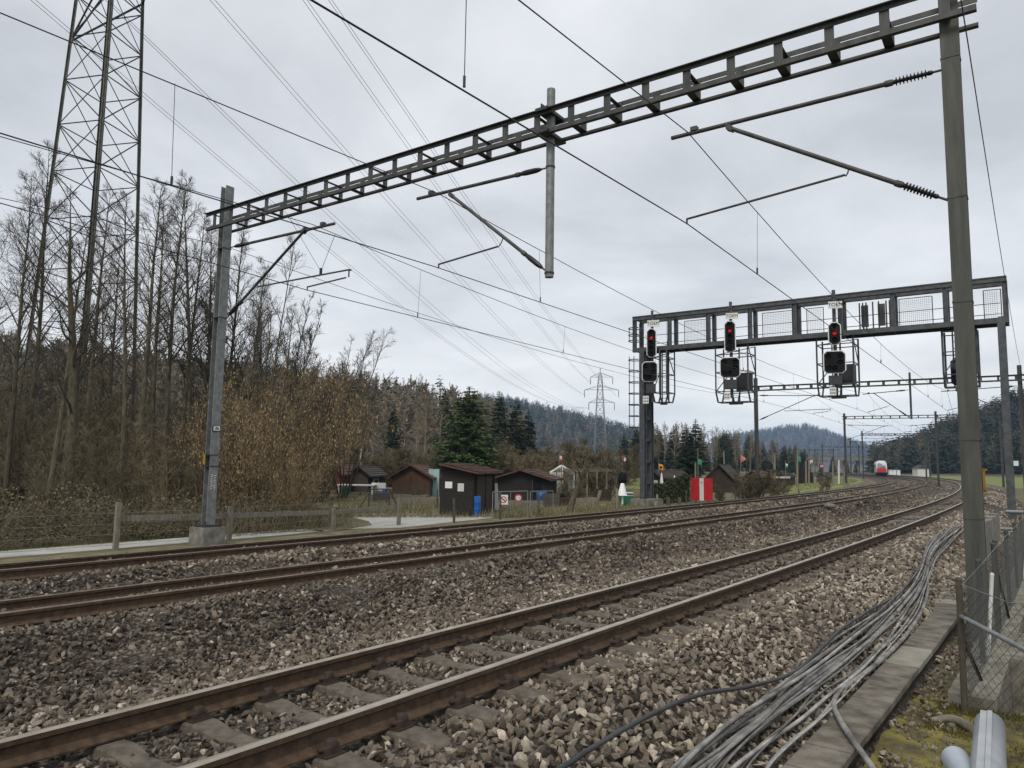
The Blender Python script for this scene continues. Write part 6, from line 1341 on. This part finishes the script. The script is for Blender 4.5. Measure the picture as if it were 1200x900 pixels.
for i in range(3):
    u = rs.uniform(470, 590); d = rs.uniform(200, 265); x, y = d*(u-600)/PF, d; pr = con[i % 3]; H = rs.uniform(11, 16); put(pr[0], pr[1], x, y, H/16, rs.uniform(0, 6), sz=H/16)
LB2, LC2 = 'leafless tree in the row behind the gardens, right of the gantry leg', 'dark spruce in the row behind the gardens, right of the gantry leg'
for i in range(118):
    u = rs.uniform(735, 1005); d = rs.uniform(135, 200)+130*max(0, (u-800)/200); vt = np.interp(u, [735, 790, 830, 870, 900, 940, 970, 1005], [497, 493, 497, 503, 512, 522, 532, 543])+abs(rs.normal())*7; x, y = d*(u-600)/PF, d; H = aty(u, vt, d)[2]-float(ground_z(x, y))
    if i % 4 == 1: pr = con[i % 3]; o = put(pr[0], pr[1], x, y, H/16*1.25, rs.uniform(0, 6), sz=H/16); o['label'] = LC2; o['group'] = 'dark spruces behind the gardens'
    else: putb(x, y, H, LB2)
# two pale birches
A, B = bare_tree(300, H=9, r0=.09, first=.4, nb=16, n2=5, n3=4, ang=.7, lratio=.26, twig_r=.012, sides=6); o = mk_tree('birch_tree', 'taller pale trunked birch above the dark grey shed', 'tree', A, M['bark_pale'], B, M['twig_brown'], 'pale birches'); d = 66.; H = aty(428, 440, d)[2]-GZ; put(o, False, d*(425-600)/PF, d, H/9, 1)
put(o, True, 66*(404-600)/PF, 66., .78, 3, (0, .02), 'lower pale trunked birch left of the dark grey shed')
# --- brush behind the sheds, fruit trees, hedge
bb = []
for k in range(3):
    A, B = bare_tree(400+k, H=3.2, r0=.05, first=.1, nb=14, n2=8, n3=5, ang=.7, up=.06, lratio=.5, stems=6, spread=.6, wig=.12, trunk_n=6, sides=4, twig_r=.011); bb.append([mk_tree('bare_bush', 'pale brown leafless bush in the brush behind the sheds', 'bush', A, M['twig_brown'], B, M['dry_grass'] if False else M['twig_brown'], 'bare bushes behind the sheds'), False])
for i in range(64):
    u = rs.uniform(395, 745); d = rs.uniform(58, 92); H = rs.uniform(2.2, 4.6); pr = bb[i % 3]; put(pr[0], pr[1], d*(u-600)/PF, d, H/3.2, rs.uniform(0, 6)); pr[1] = True
for u, vt, d, w, lb in ((705, 508, 52, 1.25, 'round crowned bare fruit tree left of the gantry leg'), (672, 552, 44, .9, 'low bare fruit tree over the pergola'), (884, 543, 48, 1.1, 'straw coloured bare bush left of the second portal mast'), (868, 552, 46.5, 1., 'straw coloured bare bush right of the red and white board'), (905, 552, 56, 1., 'brown bare bush right of the second portal mast'), (918, 562, 62, 1.1, 'low pinkish bare bush before the low shed'), (490, 566, 46, .9, 'heap of cut brush in the garden by the brown shed'), (655, 553, 47, 1., 'bare bush at the right end of the wide black shed'), (965, 556, 74, 1., 'dark bush at the meadow edge'), (845, 565, 48, .8, 'small bare bush under the steep gabled shed')):
    pr = bb[int(rs.integers(3))]; H = aty(u, vt, d)[2]-GZ; put(pr[0], True, d*(u-600)/PF, d, H/3.2*w, rs.uniform(0, 6), label=lb, sz=H/3.2)
for i in range(60):     # leafless garden shrubs along the far gardens
    s_ = rs.uniform(48, 150); l_ = rs.uniform(-75, -47); x, y = loc(s_, l_); pr = bb[i % 3]; put(pr[0], True, x, y, rs.uniform(.7, 1.3), rs.uniform(0, 6), label='pale brown leafless bush in the far gardens beyond the red board')
# leaning trunk
A, B = bare_tree(501, H=3.4, r0=.16, first=.55, nb=9, n2=9, n3=6, ang=1.0, up=-.10, lratio=.55, wig=.14, twig_r=.010, trunk_n=6); o = mk_tree('weeping_tree', 'small leaning fruit tree with drooping pale twigs beside the gate', 'tree', A, M['bark'], B, M['twig_brown'], None); p = atz(667, 601, GZ); put(o, False, p[0], p[1], 1., 0, (0, .28))
# clipped hedge
def hedge_pts(rg, n):
    p0, p1_ = atz(762, 592, GZ), atz(806, 588, GZ); t = rg.random(n); f = rg.integers(0, 3, n); dep = V3((.75, 1.3, 0)); h0 = 1.05+.5*np.clip((t-.25)*2.2, 0, 1)+.08*np.sin(t*17); a = np.where(f == 0, 0, rg.random(n)); z = np.where(f == 1, 1, rg.random(n)); jt = rg.normal(size=(n, 3))*.06
    return p0+(p1_-p0)*t[:, None]+dep*a[:, None]+np.stack([0*t, 0*t, h0*z], -1)+jt
hg = thing('clipped_hedge', 'clipped green hedge between the gantry leg and the red board', 'hedge', atz(784, 590, GZ)); leaf_mass(9000, hedge_pts, .055, 9).build('foliage', M['hedge'], hg)
b = MB(); p0, p1_ = atz(762, 592, GZ), atz(806, 588, GZ)
for i in range(9): q = p0+(p1_-p0)*(i+.5)/9+V3((.35, .6, 0)); b.tube([q, q+V3((.05, .05, .5)), q+V3((-.1, .1, 1.0))], [.03, .02, .01], 5)
b.build('stems', M['bark'], hg)
tag(leaf_mass(2500, lambda rg, n: np.array([atz(u, 588.5, GZ) for u in rg.uniform(655, 664, 1)])[0]+np.abs(rg.normal(size=(n, 3)))*[.5, .3, .22], .05, 12).build('green_shrub', M['hedge']), 'low bright green shrub by the plank bench', 'shrub')
# --- far woods that read as one mass
def far_wood(name, n, pxr, rr, Hh, pc, seed, twr, mats_):
    rg = np.random.default_rng(seed); con_v, bare_v = [], []
    for k in range(3):
        A, B = conifer(600+k, 1, .20+.04*k, 13, 6, 4, .10, .1, .85); con_v.append((np.concatenate(B.V), np.arange(sum(len(v) for v in B.V)).reshape(-1, 4)))
        bq = MB(); r2 = np.random.default_rng(700+k)
        for j in range(34):
            q = np.array([0, 0, .25+.6*r2.random()]); d = unit(r2.normal(size=3)+np.array([0, 0, 1.1])); L = .26*r2.uniform(.5, 1.2)*(1.2-q[2]); e = q+d*L; s1 = unit(np.cross(d, r2.normal(size=3)))
            for m_ in range(3): w = q+(e-q)*r2.random(); d2 = unit(d+r2.normal(size=3)*.7); bq.tube([w, w+d2*L*.7], [.006*twr, .003*twr], 3, cap=False, smooth=False)
            bq.tube([q, e], [.010*twr, .004*twr], 3, cap=False, smooth=False)
        bq.tube([(0, 0, 0), (0, 0, .8)], [.018, .008], 3, cap=False, smooth=False); bare_v.append((np.concatenate(bq.V), np.concatenate([f for f, _, _ in bq.F])))
    mb = MB(); i = 0
    while i < n:
        u = rg.uniform(*pxr); r = rg.uniform(*rr); th = math.atan((u-600)/PF); x, y = r*math.sin(th), r*math.cos(th); z = float(ground_z(x, y))
        i += 1
        if z < GZ+.3 and name != 'valley_wood': continue
        isc = rg.random() < pc; V, F = (con_v if isc else bare_v)[int(rg.integers(3))]; H = Hh*rg.uniform(.7, 1.15)*(1.1 if isc else .95); a = rg.uniform(0, 6.3); Rz = np.array([[math.cos(a), -math.sin(a), 0], [math.sin(a), math.cos(a), 0], [0, 0, 1]])
        W = (V*np.array([H, H, H]))@Rz.T+np.array([x, y, z-.02*H]); mb.add(W, F, 0 if isc else 1, False, np.repeat(np.clip(rg.normal(.45, .25), 0, 1), len(W)))
    return tag(mb.build(name, mats_), kind='stuff')
FM = [M['needle'], M['twig_grey']]
far_wood('hillside_wood', 1150, (-80, 612), (150, 420), 13, .05, 1, 1.6, FM)
far_wood('ridge_wood', 1500, (545, 830), (760, 1180), 17, .75, 2, 2.2, FM)
far_wood('far_ridge_wood', 1700, (835, 1080), (1750, 2640), 20, .7, 3, 3., FM)
far_wood('right_hill_wood', 1500, (1022, 1330), (335, 520), 14, .62, 4, 1.6, FM)
# ------------------------------------------------------------------ air, sky, sun, camera
HAZE = 1.9e-4
if HAZE:
    b = MB(); b.box(-4500, 4500, -4500, 4500, -3.2, 170)
    hz_ = b.build('haze', None); hz_.data.materials.clear()
    m = bpy.data.materials.new('valley_air'); m.use_nodes = True; nt = m.node_tree; nt.nodes.clear(); o = nt.nodes.new('ShaderNodeOutputMaterial'); v = nt.nodes.new('ShaderNodeVolumePrincipled'); v.inputs['Density'].default_value = HAZE; v.inputs['Color'].default_value = (.42, .62, .95, 1); v.inputs['Anisotropy'].default_value = 0.0
    nt.links.new(v.outputs[0], o.inputs['Volume']); hz_.data.materials.append(m); tag(hz_, kind='stuff')
W = bpy.data.worlds.new('World'); SC.world = W; W.use_nodes = True; nt = W.node_tree; N, L = nt.nodes, nt.links
bg = N['Background']; out = N['World Output']
EL, AZ = math.radians(48), math.radians(200)
sky = N.new('ShaderNodeTexSky'); sky.sky_type = 'NISHITA'; sky.sun_disc = False; sky.sun_elevation = EL; sky.sun_rotation = AZ; sky.dust_density = 2; L.new(sky.outputs[0], bg.inputs[0]); bg.inputs[1].default_value = .08
tc = N.new('ShaderNodeTexCoord'); sx = N.new('ShaderNodeSeparateXYZ'); L.new(tc.outputs['Generated'], sx.inputs[0])
def math_(op, a, b=None, c=None):
    n = N.new('ShaderNodeMath'); n.operation = op
    for i, q in enumerate((a, b)):
        if q is None: continue
        if isinstance(q, (int, float)): n.inputs[i].default_value = q
        else: L.new(q, n.inputs[i])
    return n.outputs[0]
zc = math_('MAXIMUM', sx.outputs[2], 0.0); den = math_('ADD', zc, .16)
cv = N.new('ShaderNodeCombineXYZ'); L.new(math_('DIVIDE', sx.outputs[0], den), cv.inputs[0]); L.new(math_('DIVIDE', sx.outputs[1], den), cv.inputs[1])
n1 = N.new('ShaderNodeTexNoise'); n1.inputs['Scale'].default_value = 1.15; n1.inputs['Detail'].default_value = 7; n1.inputs['Roughness'].default_value = .52; n1.inputs['Distortion'].default_value = .25; L.new(cv.outputs[0], n1.inputs['Vector'])
rp = N.new('ShaderNodeValToRGB'); L.new(n1.outputs['Fac'], rp.inputs[0]); e = rp.color_ramp.elements; e[0].position = .34; e[0].color = (.455, .475, .505, 1); e[1].position = .66; e[1].color = (.70, .718, .742, 1); q = e.new(.5); q.color = (.575, .596, .627, 1)
# paler band of open cloud low over the hills
hr = N.new('ShaderNodeMapRange'); hr.interpolation_type = 'SMOOTHSTEP'; hr.inputs[1].default_value = .02; hr.inputs[2].default_value = .26; hr.inputs[3].default_value = 1; hr.inputs[4].default_value = 0; L.new(sx.outputs[2], hr.inputs[0])
n2 = N.new('ShaderNodeTexNoise'); n2.inputs['Scale'].default_value = .9; n2.inputs['Detail'].default_value = 5; L.new(cv.outputs[0], n2.inputs['Vector'])
mr = N.new('ShaderNodeMapRange'); mr.inputs[1].default_value = .35; mr.inputs[2].default_value = .65; mr.inputs[3].default_value = .45; mr.inputs[4].default_value = 1.0; L.new(n2.outputs['Fac'], mr.inputs[0])
mx = N.new('ShaderNodeMix'); mx.data_type = 'RGBA'; L.new(math_('MULTIPLY', hr.outputs[0], mr.outputs[0]), mx.inputs['Factor']); L.new(rp.outputs[0], mx.inputs[6]); mx.inputs[7].default_value = (.93, .935, .90, 1)
b2 = N.new('ShaderNodeBackground'); L.new(mx.outputs[2], b2.inputs[0]); b2.inputs[1].default_value = 1.0
ms = N.new('ShaderNodeMixShader'); ms.inputs[0].default_value = .95; L.new(bg.outputs[0], ms.inputs[1]); L.new(b2.outputs[0], ms.inputs[2]); L.new(ms.outputs[0], out.inputs[0])
sun = bpy.data.lights.new('sun', 'SUN'); sun.energy = 1.5; sun.angle = math.radians(22); sun.color = (1, .945, .87); so = bpy.data.objects.new('sun', sun); COL.objects.link(so)
# direction towards the sun: behind the camera and a little to the right
sd = Vector((math.sin(AZ)*math.cos(EL), math.cos(AZ)*math.cos(EL), math.sin(EL))); so.rotation_euler = sd.to_track_quat('Z', 'Y').to_euler()
cd = bpy.data.cameras.new('camera'); cam = bpy.data.objects.new('camera', cd); COL.objects.link(cam); SC.camera = cam
cd.sensor_fit = 'HORIZONTAL'; cd.sensor_width = 36; cd.lens = PF/1200*36; cd.clip_start = .05; cd.clip_end = 12000
Mx = Matrix([[float(_R[i]), float(_UP[i]), float(-_F[i]), float(CAM[i])] for i in range(3)]+[[0, 0, 0, 1]]); cam.matrix_world = Mx
vs = SC.view_settings; vs.view_transform = 'Standard'; vs.look = 'None'; vs.exposure = .42; vs.gamma = 1; vs.use_curve_mapping = False
SC.cycles.use_denoising = True; SC.cycles.denoiser = 'OPENIMAGEDENOISE'; SC.cycles.denoising_input_passes = 'RGB_ALBEDO_NORMAL'; SC.cycles.denoising_prefilter = 'NONE'; SC.cycles.max_bounces = 5; SC.cycles.diffuse_bounces = 3; SC.cycles.volume_bounces = 1
SC.cycles.use_adaptive_sampling = True; SC.cycles.adaptive_threshold = .008
